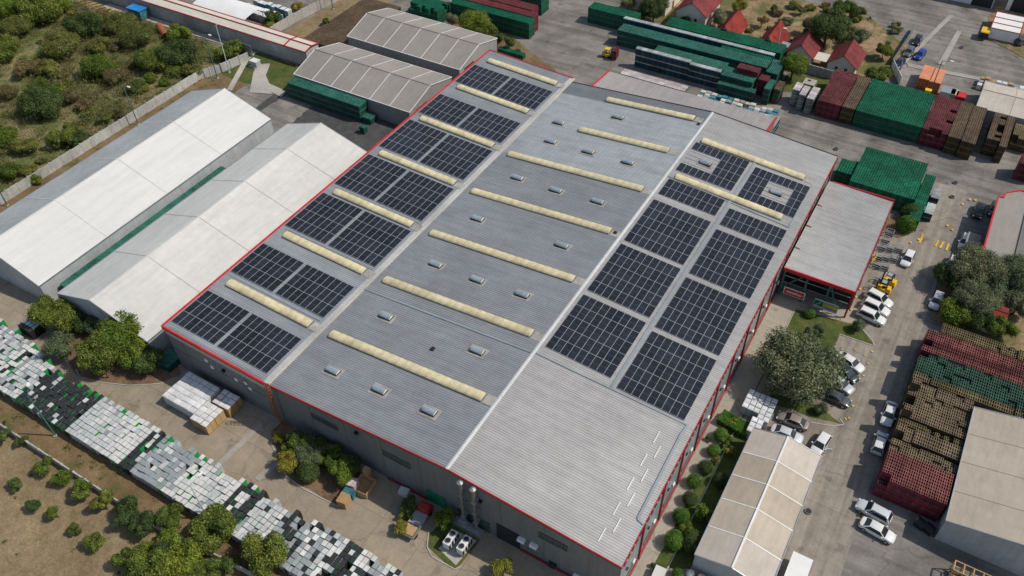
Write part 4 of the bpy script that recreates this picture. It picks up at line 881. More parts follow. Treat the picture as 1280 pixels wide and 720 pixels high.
field('pallet load of dark green crates in the band across the big crate field', 'dkgreen', 95.9, 100.5, 26)
field('pallet load of yellow edged crates in the thin strip under the dark green band', 'olive', 94.4, 95.8, 26)
field('pallet load of brown crates with dark gaps in the wide middle of the crate field', 'fbrown', 86.8, 94.2, 18.2, ragged=0)
field('pallet load of yellow edged crates in the short strip through the brown crates', 'olive', 85.4, 86.5, 18.2, n=3, H_=1.16)
field('pallet load of brown crates in the lower part of the field', 'fbrown', 82.8, 85.2, 18.2)
field('pallet load of brown crates in the last strip before the maroon ones', 'fbrown', 80.4, 82.4, 18.2, H_=1.16)
field('pallet load of maroon crates in the nearest block beside the two white cars', 'redrim', 75.0, 80.1, 18.0, H_=1.28)
kinds = {}
for L in sorted(LOADS, key=lambda t: t[0]): kinds.setdefault('crates', []).append(L)
IND = {}; REST = {}
for L in kinds['crates']:
    fam = FAM.get(L[1][0], L[1][0])
    IND.setdefault(fam, []); REST.setdefault(fam, [])
    (IND if len(IND[fam]) < 300 else REST)[fam].append(L)
for fam, Ls in IND.items():
    for d, key, x, y, z, sx, sy, jr, lb, gp in Ls:
        tag(obj(fam+'_crate_pallet', CP[key][1], None, (x, y, z), jr, (sx, sy, 1)), lb, 'crate pallet', gp)
for fam, Ls in REST.items():
    if not Ls: continue
    V, F, MI, mats = [], [], [], []; off = 0; fo_ = 0
    for d, key, x, y, z, sx, sy, jr, lb, gp in Ls:
        mb = CP[key][0]; a = np.array(mb.v)*np.array([sx, sy, 1])+np.array([x, y, z]); V.append(a)
        if key[0] not in mats: mats.append(key[0])
        F += [tuple(i+off for i in f_) for f_ in mb.f]; k = mats.index(key[0])*4; MI += [k+m for m in mb.m]; off += len(a)
    me = bpy.data.meshes.new('crate_pallets'); me.from_pydata(np.concatenate(V).tolist(), [], F)
    for c in mats:
        for m in CR[c]: me.materials.append(m)
    me.polygons.foreach_set('material_index', MI); me.update()
    nm = {'green': 'green_crates', 'maroon': 'maroon_crates', 'brown': 'brown_crates', 'blue': 'blue_crates', 'bottle': 'bottle_crates'}[fam]
    tag(obj(nm, me), 'the remaining far pallet loads of %s crates massed in the yard' % fam, 'crates', kind='stuff')
# teal boxes behind the rear annex, top right drums, etc.
def simple_boxes(name, label, cat, spots, sx, sy, h, mats, group, jit=.1, lid=None):
    me = {}
    for (x, y) in spots:
        m = random.choice(mats)
        if m not in me:
            mb = MB(); mb.box(-sx/2, sx/2, -sy/2, sy/2, .1, h, 0, top=1 if lid else 0); mb.box(-sx/2+.05, sx/2-.05, -sy/2+.05, sy/2-.05, 0, .1, 2); mb.box(-sx/2+.1, sx/2-.1, -sy/2+.1, sy/2-.1, h, h+.04, 1 if lid else 0)
            me[m] = mb.mesh(name, [m, lid or m, 'woodd'])
        tag(obj(name, me[m], None, (x+random.uniform(-jit, jit), y+random.uniform(-jit, jit), 0), random.uniform(-.06, .06), (1, 1, random.uniform(.85, 1.1))), label, cat, group)
simple_boxes('bottle_box', 'low teal or pale blue crate stack behind the rear annex roof', 'crate', [(-46.5+i*1.25, 154.4+j*1.2-.0*i) for i in range(14) for j in range(3) if not (i in (3, 8) and j == 1)], 1.1, 1.0, 1.5, ['teal', 'teal', 'tray', 'beige', 'cream'], 'teal crates behind the rear annex', lid=None)
simple_boxes('bundle', 'grey wrapped bundle in the rows behind the cream tent at the right edge', 'bundle', [(5.0+i*1.15, 188.9+j*1.5) for i in range(10) for j in range(3)], .95, 1.1, 1.3, ['steel', 'tray', 'foil', 'card'], 'bundles behind the cream tent')
simple_boxes('bundle', 'blue grey goods stack beyond the white canopy at the top', 'bundle', [(-163+i*1.5, 136.5+j*1.6) for i in range(8) for j in range(4) if j != 2], 1.35, 1.45, 2.1, ['tents', 'tray', 'teal'], 'goods beyond the white canopy', .03, lid='foil')
# white wrapped pallets by the facade
def wp(spots, h, label, group, side='card', top='foil', sx=1.):
    mb = MB(); mb.box(-.5, .5, -.42, .42, .12, h, 0, top=1); mb.box(-.48, .48, -.4, .4, 0, .12, 2); mb.box(-.4, .4, -.3, .3, h, h+.05, 1)
    me = mb.mesh('wrapped_pallet', [side, top, 'woodd'])
    for x, y in spots: tag(obj('wrapped_pallet', me, None, (x, y, 0), random.uniform(-.03, .03), (sx, 1, random.uniform(.95, 1.03))), label, 'wrapped pallet', group)
wp([(-85.0+i*1.08, 38.3+j*.9) for i in range(6) for j in range(6)], 2.1, 'white wrapped pallet in the large square group by the left facade', 'white wrapped pallets by the left facade', side='foil')
wp([(-78.3+i*1.08, 37.4+j*.9) for i in range(3) for j in range(4)], 2.1, 'brown sided wrapped pallet in the small front group by the left facade', 'brown sided pallets by the left facade')
wp([(-77.8+i*1.08, 41.3+j*.9) for i in range(3) for j in range(3)], 2.0, 'brown sided wrapped pallet close to the wall in the shade', 'shaded pallets at the wall')
wp([(-9.8+i*.86, 82.2-j*.93) for i in range(5) for j in range(5) if j < 4 or i > 2]+[(-7.8+i*.86, 77.6-j*.93) for i in range(2) for j in range(3)], 1.9, 'white topped drinks pallet in the L shaped group between hedge and parked cars', 'white pallets by the tent end', side='tents', sx=.79)
# ------------------------------------------------------------------ drinks coolers
def cooler_mesh(t, side, door):
    mb = MB(); w_, d, h = .67, .68, 1.95
    mb.box(-w_/2, w_/2, -d/2, d/2, .08, h, 1, top=0); mb.box(-w_/2+.04, w_/2-.04, -d/2+.04, d/2-.04, 0, .08, 3)
    mb.box(-w_/2+.05, w_/2-.05, d/2, d/2+.03, .35, h-.3, 3); mb.box(-w_/2, w_/2, d/2, d/2+.05, h-.28, h-.01, 2, top=0)
    mb.box(-w_/2+.1, w_/2-.1, -d/2-.02, -d/2, .2, .5, 3)
    return mb, mb.mesh('drinks_cooler', ['cool_'+t, side, door, 'black'])
CM = {}
for t in ('w', 'g', 'lg', 'k'):
    for q, (s_, d_) in enumerate((('coolside', 'coolside'), ('coolside', 'coolgreen'), ('coolgreen', 'coolgreen'), ('black', 'coolgreen'), ('coolside', 'coolorange'))): CM[t, q] = cooler_mesh(t, s_, d_)
segs = [(-126, -113, 'lg'), (-113, -102.6, 'mix1'), (-102.6, -92.8, 'k'), (-92.8, -82.0, 'w'), (-82.0, -79.2, 'k'), (-79.2, -72.5, 'g'), (-72.5, -64.5, 'w'), (-64.5, -60.8, 'k'), (-60.8, -57, 'lg'), (-57, -53, 'kw'), (-53, -38, 'mix2')]
WT = {'lg': 'wwlglgg', 'mix1': 'wwwgglgk', 'k': 'kkkkkkkkk', 'w': 'wwwwwwwwg', 'g': 'ggglgw', 'kw': 'kkkwg', 'mix2': 'wwggkkl'}
WTL = {'lg': ['w', 'lg', 'lg', 'g', 'g', 'k'], 'mix1': ['w', 'w', 'w', 'g', 'g', 'lg', 'k'], 'k': ['k']*14+['lg', 'w'], 'w': ['w']*8+['lg', 'g'], 'g': ['g', 'g', 'lg', 'g', 'w'], 'kw': ['k', 'k', 'k', 'w', 'g'], 'mix2': ['w', 'w', 'g', 'g', 'lg', 'k', 'k', 'k']}
CL = []; seg0 = None
x = -126.
while x < -38.2:
    seg = [s_[2] for s_ in segs if s_[0] <= x < s_[1]][0]; wj = .755
    t_row = random.choice(WTL[seg]) if random.random() < .45 or x < -125 or seg != seg0 else t_row; seg0 = seg; ymax = 33.4 if x > -105 else 33.4+(-105-x)*.13+random.random()
    y = 26.75+random.uniform(-.03, .03)+.012*(x+90 if x > -90 else 0)*0
    ymax += random.uniform(-.7, .3)
    while y < ymax:
        if random.random() < (.95 if seg in ('mix2', 'kw', 'mix1') else .985):
            t = random.choice(WTL[seg]) if random.random() < .4 else t_row
            last = y+.8 > ymax
            q = random.choices([0, 1, 2, 3, 4], [5, 3, 2, 0, .6] if t != 'k' else [0, .5, 3, 4, .2])[0]
            if last and random.random() < .3: q = 2
            CL.append((math.dist((x, y, 0), (0, 0, CH)), t, q, x, y, random.uniform(-.02, .02)+random.choice([0, 0, 0, math.pi]), random.uniform(.985, 1.015) if random.random() < .86 else random.uniform(.80, .95), seg))
        y += .80
    x += wj
for x in (-117.0, -116.2, -115.4, -114.6):
    for y in (36.6, 37.4, 38.2): CL.append((500, 'k' if y < 37 else 'lg', 3, x, y, 0, 1., 'solo'))
SEGL = {'lg': 'upright cooler with pale top in the left part of the long row', 'mix1': 'upright cooler with white or grey top left of the all black patch', 'k': 'black topped upright cooler in one of the black patches of the long row', 'w': 'white topped upright cooler in the tidy white patches of the row',
        'g': 'grey topped upright cooler in the grey patch of the long row', 'kw': 'black or white topped cooler in the patch after the grey ones', 'mix2': 'white, grey or black topped cooler in the mixed lower end of the row', 'solo': 'dark cooler in the small detached group at the left edge'}
CL.sort(key=lambda t: t[0]+(0 if t[7] != 'solo' else -1000))
for d, t, q, x, y, r_, sz, seg in CL[:300]:
    tag(obj('drinks_cooler', CM[t, q][1], None, (x, y, 0), r_, (1, 1, sz)), SEGL[seg], 'cooler', 'coolers, patch: '+SEGL[seg])
V, F, MI, mats = [], [], [], []; off = 0
for d, t, q, x, y, r_, sz, seg in CL[300:]:
    mb, me0 = CM[t, q]; a = np.array(mb.v); c, s_ = math.cos(r_), math.sin(r_)
    a = np.stack([a[:, 0]*c-a[:, 1]*s_+x, a[:, 0]*s_+a[:, 1]*c+y, a[:, 2]*sz], 1); V.append(a)
    mi = []
    for m in me0.materials:
        if m not in mats: mats.append(m)
        mi.append(mats.index(m))
    F += [tuple(i+off for i in f_) for f_ in mb.f]; MI += [mi[m] for m in mb.m]; off += len(a)
me = bpy.data.meshes.new('coolers'); me.from_pydata(np.concatenate(V).tolist(), [], F)
for m in mats: me.materials.append(m)
me.polygons.foreach_set('material_index', MI); me.update()
tag(obj('coolers', me), 'the remaining upright coolers packed in the far left half of the row', 'coolers', kind='stuff')
# ------------------------------------------------------------------ vehicles
def loft(mb, st, mi=0):
    """st: list of (x, halfwidth, z0, z1, crown)"""
    vs = []; n = 10
    for x, w_, z0, z1, cr in st:
        h = z1-z0
        vs += [(x, -w_*.90, z0), (x, -w_, z0+h*.30), (x, -w_*.99, z0+h*.62), (x, -w_*.90, z1-.03), (x, -w_*.55, z1+cr*.8), (x, w_*.55, z1+cr*.8), (x, w_*.90, z1-.03), (x, w_*.99, z0+h*.62), (x, w_, z0+h*.30), (x, w_*.90, z0)]
    fs = [(i*n+j, i*n+(j+1) % n, (i+1)*n+(j+1) % n, (i+1)*n+j) for i in range(len(st)-1) for j in range(n)]
    fs += [tuple(range(n)), tuple(range((len(st)-1)*n, len(st)*n))]; mb.add(vs, fs, mi)
KIND = {  # body stations, cabin (base rear, base front, roof rear, roof front, roof z)
 'sedan': ([(-2.3, .62, .42, .72, 0), (-2.22, .80, .30, .88, .02), (-1.75, .88, .24, .97, .03), (-.8, .90, .22, .95, .02), (.6, .90, .22, .93, .02), (1.1, .89, .22, .93, .03), (1.8, .86, .24, .84, .03), (2.15, .76, .28, .70, .02), (2.3, .55, .36, .56, 0)], (-1.78, 1.15, -1.0, .42, 1.42)),
 'hatch': ([(-2.05, .70, .42, .85, 0), (-1.98, .82, .30, .95, .02), (-1.5, .87, .24, .98, .03), (-.6, .88, .22, .95, .02), (.6, .88, .22, .94, .02), (1.0, .88, .22, .93, .03), (1.6, .84, .24, .85, .03), (1.95, .72, .28, .70, .02), (2.08, .52, .36, .56, 0)], (-1.98, 1.12, -1.55, .38, 1.47)),
 'suv': ([(-2.3, .76, .46, .98, 0), (-2.22, .86, .34, 1.05, .02), (-1.6, .92, .28, 1.08, .03), (-.6, .93, .26, 1.06, .02), (.6, .93, .26, 1.06, .02), (1.0, .92, .26, 1.05, .04), (1.7, .90, .28, .98, .04), (2.15, .80, .32, .82, .02), (2.3, .60, .40, .64, 0)], (-2.2, 1.1, -1.8, .38, 1.68)),
}
CARM = {}
def car_meshes(kind, paint):
    k = (kind, paint)
    if k in CARM: return CARM[k]
    st, (br, bf, rr, rf, rz) = KIND[kind]; P_ = 'car_'+paint; out = []
    zb = .92 if kind != 'suv' else 1.04; w0, w1 = (.83, .62) if kind != 'suv' else (.87, .70)
    mb = MB(); loft(mb, st)
    mb.add([(br, -w0, zb), (bf, -w0, zb), (bf, w0, zb), (br, w0, zb), (rr, -w1, rz), (rf, -w1, rz), (rf, w1, rz), (rr, w1, rz), ((rr+rf)/2, 0, rz+.05)], [(0, 1, 5, 4), (1, 2, 6, 5), (2, 3, 7, 6), (3, 0, 4, 7), (4, 5, 8), (5, 6, 8), (6, 7, 8), (7, 4, 8)])
    me = mb.mesh('body', [P_]); bm = bmesh.new(); bm.from_mesh(me); bmesh.ops.bevel(bm, geom=[e for e in bm.edges if e.is_manifold and e.calc_face_angle(0) > .5], offset=.05, segments=2, affect='EDGES', profile=.6)
    bm.to_mesh(me); bm.free(); me.polygons.foreach_set('use_smooth', [True]*len(me.polygons)); me.update(); out.append(('body', me, (0, 0, 0)))
    def pane(name, q, ins, off, mat='glass'):
        q = [Vector(p) for p in q]; c = sum(q, Vector())/4; n = (q[1]-q[0]).cross(q[2]-q[1]).normalized()
        if n.dot(c-Vector((0, 0, .8))) < 0: n = -n
        mb = MB(); mb.add([p+(c-p)*ins+n*off for p in q], [(0, 1, 2, 3)]); out.append((name, mb.mesh(name, [mat]), (0, 0, 0)))
    pane('windscreen', [(bf, -w0, zb), (bf, w0, zb), (rf, w1, rz), (rf, -w1, rz)], .09, .025)
    pane('rear_window', [(br, -w0, zb), (br, w0, zb), (rr, w1, rz), (rr, -w1, rz)], .12, .025)
    for s_ in (-1, 1): pane('side_window', [(br+.1, s_*w0, zb), (bf-.05, s_*w0, zb), (rf, s_*w1, rz), (rr, s_*w1, rz)], .10, .025)
    wm = MB(); wm.tube((0, -.11, 0), (0, .11, 0), .33, n=16, mi=0); wm.tube((0, -.12, 0), (0, .12, 0), .21, n=12, mi=1); wme = wm.mesh('wheel', ['tyre', 'steel'])
    L = -st[0][0]
    for x in (-L+.85, L-.85):
        for s_ in (-1, 1): out.append(('wheel', wme, (x, s_*(st[3][1]-.07), .33)))
    fx = st[-2][0]; rx = st[1][0]; fz = st[-2][3]; rz_ = st[1][3]
    for s_ in (-1, 1):
        mb = MB(); mb.box(fx-.16, fx+.10, s_*.62-.14, s_*.62+.14, fz-.16, fz+.015); out.append(('headlight', mb.mesh('headlight', ['head']), (0, 0, 0)))
        mb = MB(); mb.box(rx-.05, rx+.12, s_*.66-.12, s_*.66+.12, rz_-.2, rz_+.01); out.append(('tail_light', mb.mesh('tail_light', ['tail']), (0, 0, 0)))
        mb = MB(); mb.box(bf-.42, bf-.25, s_*(w0+.16)-.09, s_*(w0+.16)+.09, zb, zb+.14); out.append(('mirror', mb.mesh('mirror', [P_]), (0, 0, 0)))
    if kind == 'suv':
        for s_ in (-1, 1): mb = MB(); mb.bar((rr+.2, s_*(w1-.05), rz+.07), (rf-.1, s_*(w1-.05), rz+.07), .05); out.append(('roof_rail', mb.mesh('roof_rail', ['black']), (0, 0, 0)))
        pane('sunroof', [(-.5, -.4, rz), (.2, -.4, rz), (.2, .4, rz), (-.5, .4, rz)], 0, .062) if paint == 'white' and 0 else None
    CARM[k] = out; return out
def car(rear, front, kind, paint, label, group=None, door=False):
    a = at(*rear, .8); b = at(*front, .8); c = (a+b)/2; ang = math.atan2(b.y-a.y, b.x-a.x)
    t = thing('parked_car', label, 'car', (c.x, c.y, .03), ang, group)
    for nm, me, loc in car_meshes(kind, paint): obj(nm, me, t, loc)
    if door: mb = MB(); mb.bar((.75, .88, .75), (.25, 1.7, .75), .07, .85); mb.build('open_door', ['car_'+paint], t)
    return t
car((1141, 311), (1129, 334), 'hatch', 'white', 'white hatchback parked alone on the road beside the metal cages')
G3 = 'white estate cars parked side by side'
car((1086, 366), (1112, 380), 'suv', 'white', 'white estate car, the uppermost of the three parked side by side next to the forklifts', G3)
car((1080, 377), (1110, 391), 'suv', 'white', 'white estate car in the middle of the three parked side by side')
car((1074, 388), (1105, 402), 'suv', 'white', 'white estate car, the lowest of the three parked side by side')
car((1176, 364), (1166, 386), 'hatch', 'pearl', 'silver white car parked half under the grey green trees')
car((1211, 291), (1202, 312), 'hatch', 'white', 'white car near the shed with red eaves, just above the tree crown')
car((1228, 252), (1220, 274), 'hatch', 'black', 'black car parked beside the corner of the red eaved shed')
car((1196, 318), (1186, 340), 'hatch', 'white', 'white car mostly hidden under the grey green tree crown')
car((1248, 250), (1240, 272), 'hatch', 'dgrey', 'dark car in the shadow close to the red eave')
car((1051, 444), (1075, 460), 'sedan', 'white', 'white saloon with its rear under the big olive tree, top of the row')
car((1046, 457), (1067, 472), 'sedan', 'green', 'dark green saloon with only its nose out of the olive tree')
car((1038, 471), (1061, 486), 'sedan', 'silver', 'silver saloon half under the olive tree')
car((1029, 489), (1060, 503), 'sedan', 'dgrey', 'dark grey saloon at the lower edge of the olive tree')
car((1011, 533), (972, 517), 'sedan', 'taupe', 'brownish grey saloon beside the white drinks pallets')
car((964, 534), (1004, 550), 'sedan', 'pearl', 'silver white saloon right at the end of the beige striped tent')
car((1034, 542), (1018, 566), 'hatch', 'white', 'white car with its front door open by the corner of the beige tent', door=True)
car((1117, 500), (1106, 533), 'sedan', 'white', 'white saloon in the shadow beside the big crate field, upper one')
car((1095, 568), (1105, 538), 'hatch', 'white', 'white hatchback in the shadow beside the big crate field, lower one')
car((1113, 650), (1072, 628), 'suv', 'pearl', 'pearl white estate car, upper of the two below the maroon crates')
car((1076, 650), (1119, 674), 'sedan', 'white', 'white saloon, lower of the two below the maroon crates')
car((1151, 42), (1143, 58), 'hatch', 'black', 'black car, topmost in the row along the thin fence')
car((1142, 56), (1131, 72), 'hatch', 'grey', 'dark grey car in the middle of the row along the thin fence')
car((1130, 71), (1119, 85), 'sedan', 'navy', 'navy blue car at the bottom of the row along the thin fence')
car((1157, 60), (1144, 75), 'hatch', 'blue', 'bright blue car parked beside the dark row')
car((1252, 45), (1267, 48), 'hatch', 'silver', 'small silver car in front of the joined site cabins')
car((1272, 53), (1288, 49), 'suv', 'dgrey', 'dark car at the right edge near the site cabins')
for k, (a, b) in enumerate(((1150, 655), (1161, 662))):
    p = at(a, b, .6); t = thing('waste_bin', 'black wheeled bin with rounded lid by the maroon crates, %s one' % ('left', 'right')[k], 'bin', (p.x, p.y, 0), rad(-25))
    mb = MB(); mb.add([(-.5, -.45, .15), (.5, -.45, .15), (.5, .45, .15), (-.5, .45, .15), (-.62, -.55, 1.05), (.62, -.55, 1.05), (.62, .55, 1.05), (-.62, .55, 1.05)], [(0, 1, 5, 4), (1, 2, 6, 5), (2, 3, 7, 6), (3, 0, 4, 7), (3, 2, 1, 0), (4, 5, 6, 7)]); mb.build('body', ['black'], t)
    mb = MB(); vs = []
    for q in range(7): tt = math.pi*q/6; vs += [(-.66, -math.cos(tt)*.6, 1.06+math.sin(tt)*.32), (.66, -math.cos(tt)*.6, 1.06+math.sin(tt)*.32)]
    mb.add(vs, [(2*q, 2*q+1, 2*q+3, 2*q+2) for q in range(6)]+[tuple(range(0, 14, 2)), tuple(range(1, 14, 2))]); mb.build('lid', ['black'], t)
    for sx in (-.5, .5):
        for sy in (-.35, .35): mb = MB(); mb.tube((sx, sy-.04, .12), (sx, sy+.04, .12), .12, n=10); mb.build('wheel', ['tyre'], t)
def forklift(px_, py_, ang, label, load=False):
    p = at(px_, py_, .9); t = thing('forklift', label, 'forklift', (p.x, p.y, 0), ang)
    mb = MB(); mb.box(-1.25, .75, -.58, .58, .35, .95); mb.add([(-1.45, -.55, .3), (-.75, -.58, .3), (-.75, .58, .3), (-1.45, .55, .3), (-1.3, -.5, 1.25), (-.7, -.52, 1.25), (-.7, .52, 1.25), (-1.3, .5, 1.25)], [(0, 1, 5, 4), (1, 2, 6, 5), (2, 3, 7, 6), (3, 0, 4, 7), (3, 2, 1, 0), (4, 5, 6, 7)]); mb.build('body', ['yellow'], t)
    mb = MB()
    for a, b in (((-.8, 1.2), (-.65, 2.15)), ((.6, .9), (.35, 2.15))):
        for s_ in (-.5, .5): mb.bar((a[0], s_, a[1]), (b[0], s_, b[1]), .07)
    mb.build('cab_frame', ['black'], t)
    mb = MB(); mb.box(-.75, .45, -.55, .55, 2.15, 2.22); mb.build('roof', ['yellow' if load else 'black'], t)
    if not load: mb = MB(); mb.box(-.4, .35, -.42, .42, 2.225, 2.24); mb.build('roof_glass', ['tray'], t)
    mb = MB(); mb.box(-.45, .05, -.25, .25, .95, 1.1); mb.box(-.55, -.43, -.25, .25, 1.1, 1.6); mb.build('seat', ['black'], t)
    mb = MB()
    for s_ in (-.32, .32): mb.box(.85, .97, s_-.06, s_+.06, .15, 2.5)
    for z in (.4, 1.4, 2.4): mb.box(.86, .96, -.36, .36, z, z+.1)
    mb.build('mast', ['black'], t)
    for s_ in (-.3, .3): mb = MB(); mb.box(.97, 2.1, s_-.07, s_+.07, .12, .18); mb.box(.97, 1.03, s_-.07, s_+.07, .18, .7); mb.build('fork', ['steel'], t)
    for x, r_ in ((-.95, .28), (.5, .34)):
        for s_ in (-.55, .55): mb = MB(); mb.tube((x, s_-.12, r_), (x, s_+.12, r_), r_, n=14); mb.build('wheel', ['tyre'], t)
    return t, p
t, p = forklift(760, 67, rad(8), 'yellow forklift carrying maroon crates across the upper yard', True)
for k, (dx, dy, z) in enumerate(((1.75, -.62, .2), (1.75, .55, .2), (1.75, -.62, 1.35), (1.75, .55, 1.35))):
    q = Matrix.Rotation(rad(8), 3, 'Z') @ Vector((dx, dy, 0)); cpm('maroon', 1.1)
    tag(obj('maroon_crate_pallet', CP[('maroon', 1.1, 0)][1], None, (p.x+q.x, p.y+q.y, z), rad(8)), 'load of maroon crates held on the forks of the yellow forklift', 'crate pallet', 'crates on the forklift')
forklift(1110, 350, rad(170), 'yellow forklift, the upper one of the pair parked beside the white estate cars'); forklift(1103, 359, rad(178), 'yellow forklift, the lower one of the pair parked beside the white estate cars')
p = at(525, 650, .7); t = thing('flatbed_truck', 'small truck with dark red cab and grey open bed parked by the warehouse door', 'truck', (-40.9, 40.3, 0), rad(93))
mb = MB(); mb.box(1.5, 3.0, -.85, .85, .5, 1.3); mb.add([(1.55, -.82, 1.3), (2.85, -.82, 1.3), (2.85, .82, 1.3), (1.55, .82, 1.3), (1.65, -.7, 1.95), (2.5, -.7, 1.95), (2.5, .7, 1.95), (1.65, .7, 1.95)], [(0, 1, 5, 4), (1, 2, 6, 5), (2, 3, 7, 6), (3, 0, 4, 7), (4, 5, 6, 7)]); mb.build('cab', ['redd'], t)
mb = MB(); mb.add([(2.87, -.7, 1.33), (2.87, .7, 1.33), (2.55, .6, 1.88), (2.55, -.6, 1.88)], [(0, 1, 2, 3)]); mb.build('windscreen', ['glass'], t)
mb = MB(); mb.box(-2.2, 1.4, -.9, .9, .75, .85)
for a in ((-2.2, 1.4, -.95, -.9), (-2.2, 1.4, .9, .95), (-2.25, -2.2, -.95, .95), (1.4, 1.45, -.95, .95)): mb.box(*a, .75, 1.2)
mb.box(-.42, -.36, -.9, .9, .85, 1.18); mb.build('bed', ['steel'], t)
tag(obj('timber_load', (lambda m: (m.box(-.7, .7, -.7, .7, 0, .2), m.mesh('timber_load', ['wood']))[1])(MB()), None, (-40.85, 39.0, .86), rad(93)), 'flat pale timber load lying in the bed of the small truck', 'timber')
for x in (-1.5, 2.2):
    for s_ in (-.8, .8): mb = MB(); mb.tube((x, s_-.12, .38), (x, s_+.12, .38), .38, n=14); mb.build('wheel', ['tyre'], t)
# condenser units
tag(sheet('condenser_pad', px((548, 686), (570, 664), (596, 676), (570, 707)), MT['conc'], z=.09), kind='structure')
for k, (a, b) in enumerate(((563, 672), (580, 679))):
    p = at(a, b, 1.6); c = thing('condenser_unit', 'grey white cooling condenser with two roof fans, %s one on the pad' % ('left', 'right')[k], 'condenser', (p.x, p.y, .1))
    mb = MB(); mb.box(-.5, .5, -1.1, 1.1, .35, 1.6); mb.build('body', ['foil'], c)
    mb = MB()
    for y in (-.95, -.3, .35, .9): mb.box(-.53, -.501, y-.2, y+.2, .45, 1.45); mb.box(.501, .53, y-.2, y+.2, .45, 1.45)
    mb.build('grille', ['dark'], c)
    for y in (-.55, .55): mb = MB(); mb.tube((0, y, 1.6), (0, y, 1.72), .40, n=18); f_ = mb.build('fan', ['steel'], c); mb = MB(); mb.tube((0, y, 1.72), (0, y, 1.735), .33, n=18); mb.build('fan_grille', ['dark'], f_)
    for x in (-.45, .45):
        for y in (-1, 1): mb = MB(); mb.box(x-.05, x+.05, y-.05, y+.05, 0, .35); mb.build('leg', ['steel'], c)
# loose boxes near the bed
for a, b, sx, sy, h, m, lb in ((430, 626, 1.3, 1.5, 1.5, 'card', 'brown cardboard box at the corner of the planting bed'), (437, 617, 1.6, .9, 1.2, 'teal', 'blue grey stack of crates behind the cardboard box'), (441, 606, 1.3, 1.3, 1.6, 'pinkw', 'pinkish white wrapped stack beside the open timber box'),
                            (320, 614, .5, .5, .6, 'pinkw', 'small pale sack lying on the planting bed'), (505, 615, 1.3, 1.0, .7, 'foil', 'heap of pale bags against the warehouse wall'), (459, 592, .8, .8, 2.2, 'card', 'pale carton standing against the warehouse wall')):
    p = at(a, b, h/2); c = thing('box', lb, 'box', (p.x, p.y, 0), .15)
    mb = MB(); mb.box(-sx/2, sx/2, -sy/2, sy/2, 0, h); mb.build('body', [m], c); mb = MB(); mb.box(-sx/2-.03, sx/2+.03, -sy/2-.03, sy/2+.03, h, h+.05); mb.build('lid', [m], c)
p = at(455, 608, .6); c = thing('timber_box', 'large open timber box near the facade planting bed', 'crate', (p.x, p.y, 0), .1)
mb = MB(); mb.box(-1.2, 1.2, -1.3, 1.3, .05, .12); mb.build('floor', ['wood'], c); mb = MB()
for a in ((-1.2, 1.2, -1.3, -1.22), (-1.2, 1.2, 1.22, 1.3), (-1.2, -1.12, -1.22, 1.22), (1.12, 1.2, -1.22, 1.22)): mb.box(*a, .12, 1.2)
mb.build('side', ['wood'], c)
# metal cages
def cage(x, y, ang, label, z=0, h=1.0):
    t = thing('metal_cage', label, 'cage', (x, y, z), ang, 'metal cages beside the annex')
    mb = MB(); 
    for a in (-.6, .6):
        for b in (-.5, .5): mb.box(a-.05, a+.05, b-.05, b+.05, 0, h)
    mb.build('post', ['steel'], t); mb = MB()
    for zz in (.15, h*.55, h):
        for b in (-.5, .5): mb.bar((-.6, b, zz), (.6, b, zz), .07)
        for a in (-.6, .6): mb.bar((a, -.5, zz), (a, .5, zz), .07)
    mb.build('rail', ['steel'], t); mb = MB(); mb.box(-.55, .55, -.45, .45, .1, .2); mb.build('floor', ['black'], t)
k = 0
for (a, b) in [(1113, 290), (1108, 299), (1103, 308), (1113, 309), (1124, 310), (1099, 320), (1108, 321), (1118, 322), (1097, 330), (1107, 332)]:
    p = at(a, b, .8); cage(p.x, p.y, random.uniform(-.12, .12), 'grey tubular metal cage in the cluster between the annex and the white hatchback', 0, 1.1)
for k in range(3):
    p = at(1095-k*2.5, 322+k*3, .5); t = thing('safety_rail', 'yellow safety rail at the annex wall beside the cages', 'rail', (p.x, p.y, 0), 0, 'yellow rails at the annex wall'); mb = MB()
    mb.bar((0, -.6, .9), (0, .6, .9), .09); mb.bar((0, -.6, .5), (0, .6, .5), .07); mb.build('rail', ['yellow'], t); mb = MB()
    for y in (-.6, .6): mb.bar((0, y, 0), (0, y, .95), .09)
    mb.build('post', ['yellow'], t)
# rusty pipe, cabinet, frame rack, shed roof
p = at(204, 40, .7); t = thing('rusty_pipe', 'large rusty steel pipe lying open ended in the scrub', 'pipe', (p.x, p.y, .85)); mb = MB(); mb.tube((-3.2, 1.6, 0), (2.6, -1.4, 0), .85, n=18, caps=False); mb.tube((-3.2, 1.6, 0), (2.6, -1.4, 0), .78, n=18, mi=1, caps=False); mb.build('shell', ['rust', 'dark'], t)
p = at(319, 78, 1); t = thing('cabinet', 'grey metal cabinet on a slab beside the pale garden path', 'cabinet', (p.x, p.y, 0)); mb = MB(); mb.box(-1, 1, -.7, .7, .25, 1.5); mb.build('body', ['tents'], t); mb = MB(); mb.box(-1.1, 1.1, -.8, .8, 1.5, 1.6); mb.build('lid', ['foil'], t); mb = MB(); mb.box(-1.4, 1.4, -1.1, 1.1, 0, .25); mb.build('slab', ['conc'], t)
p = at(1012, 103, .3); t = thing('well_cover', 'pale concrete slab with dark hatch on the small lawn', 'slab', (p.x, p.y, 0)); mb = MB(); mb.box(-1.3, 1.3, -1.3, 1.3, 0, .5); mb.build('slab', ['conc'], t); mb = MB(); mb.box(-.5, .1, .1, .7, .5, .56); mb.build('hatch', ['dark'], t)
t = thing('timber_rack', 'timber framed rack standing in the shade of the lower right tent', 'rack', (23.8, 68.3, 0)); mb = MB()
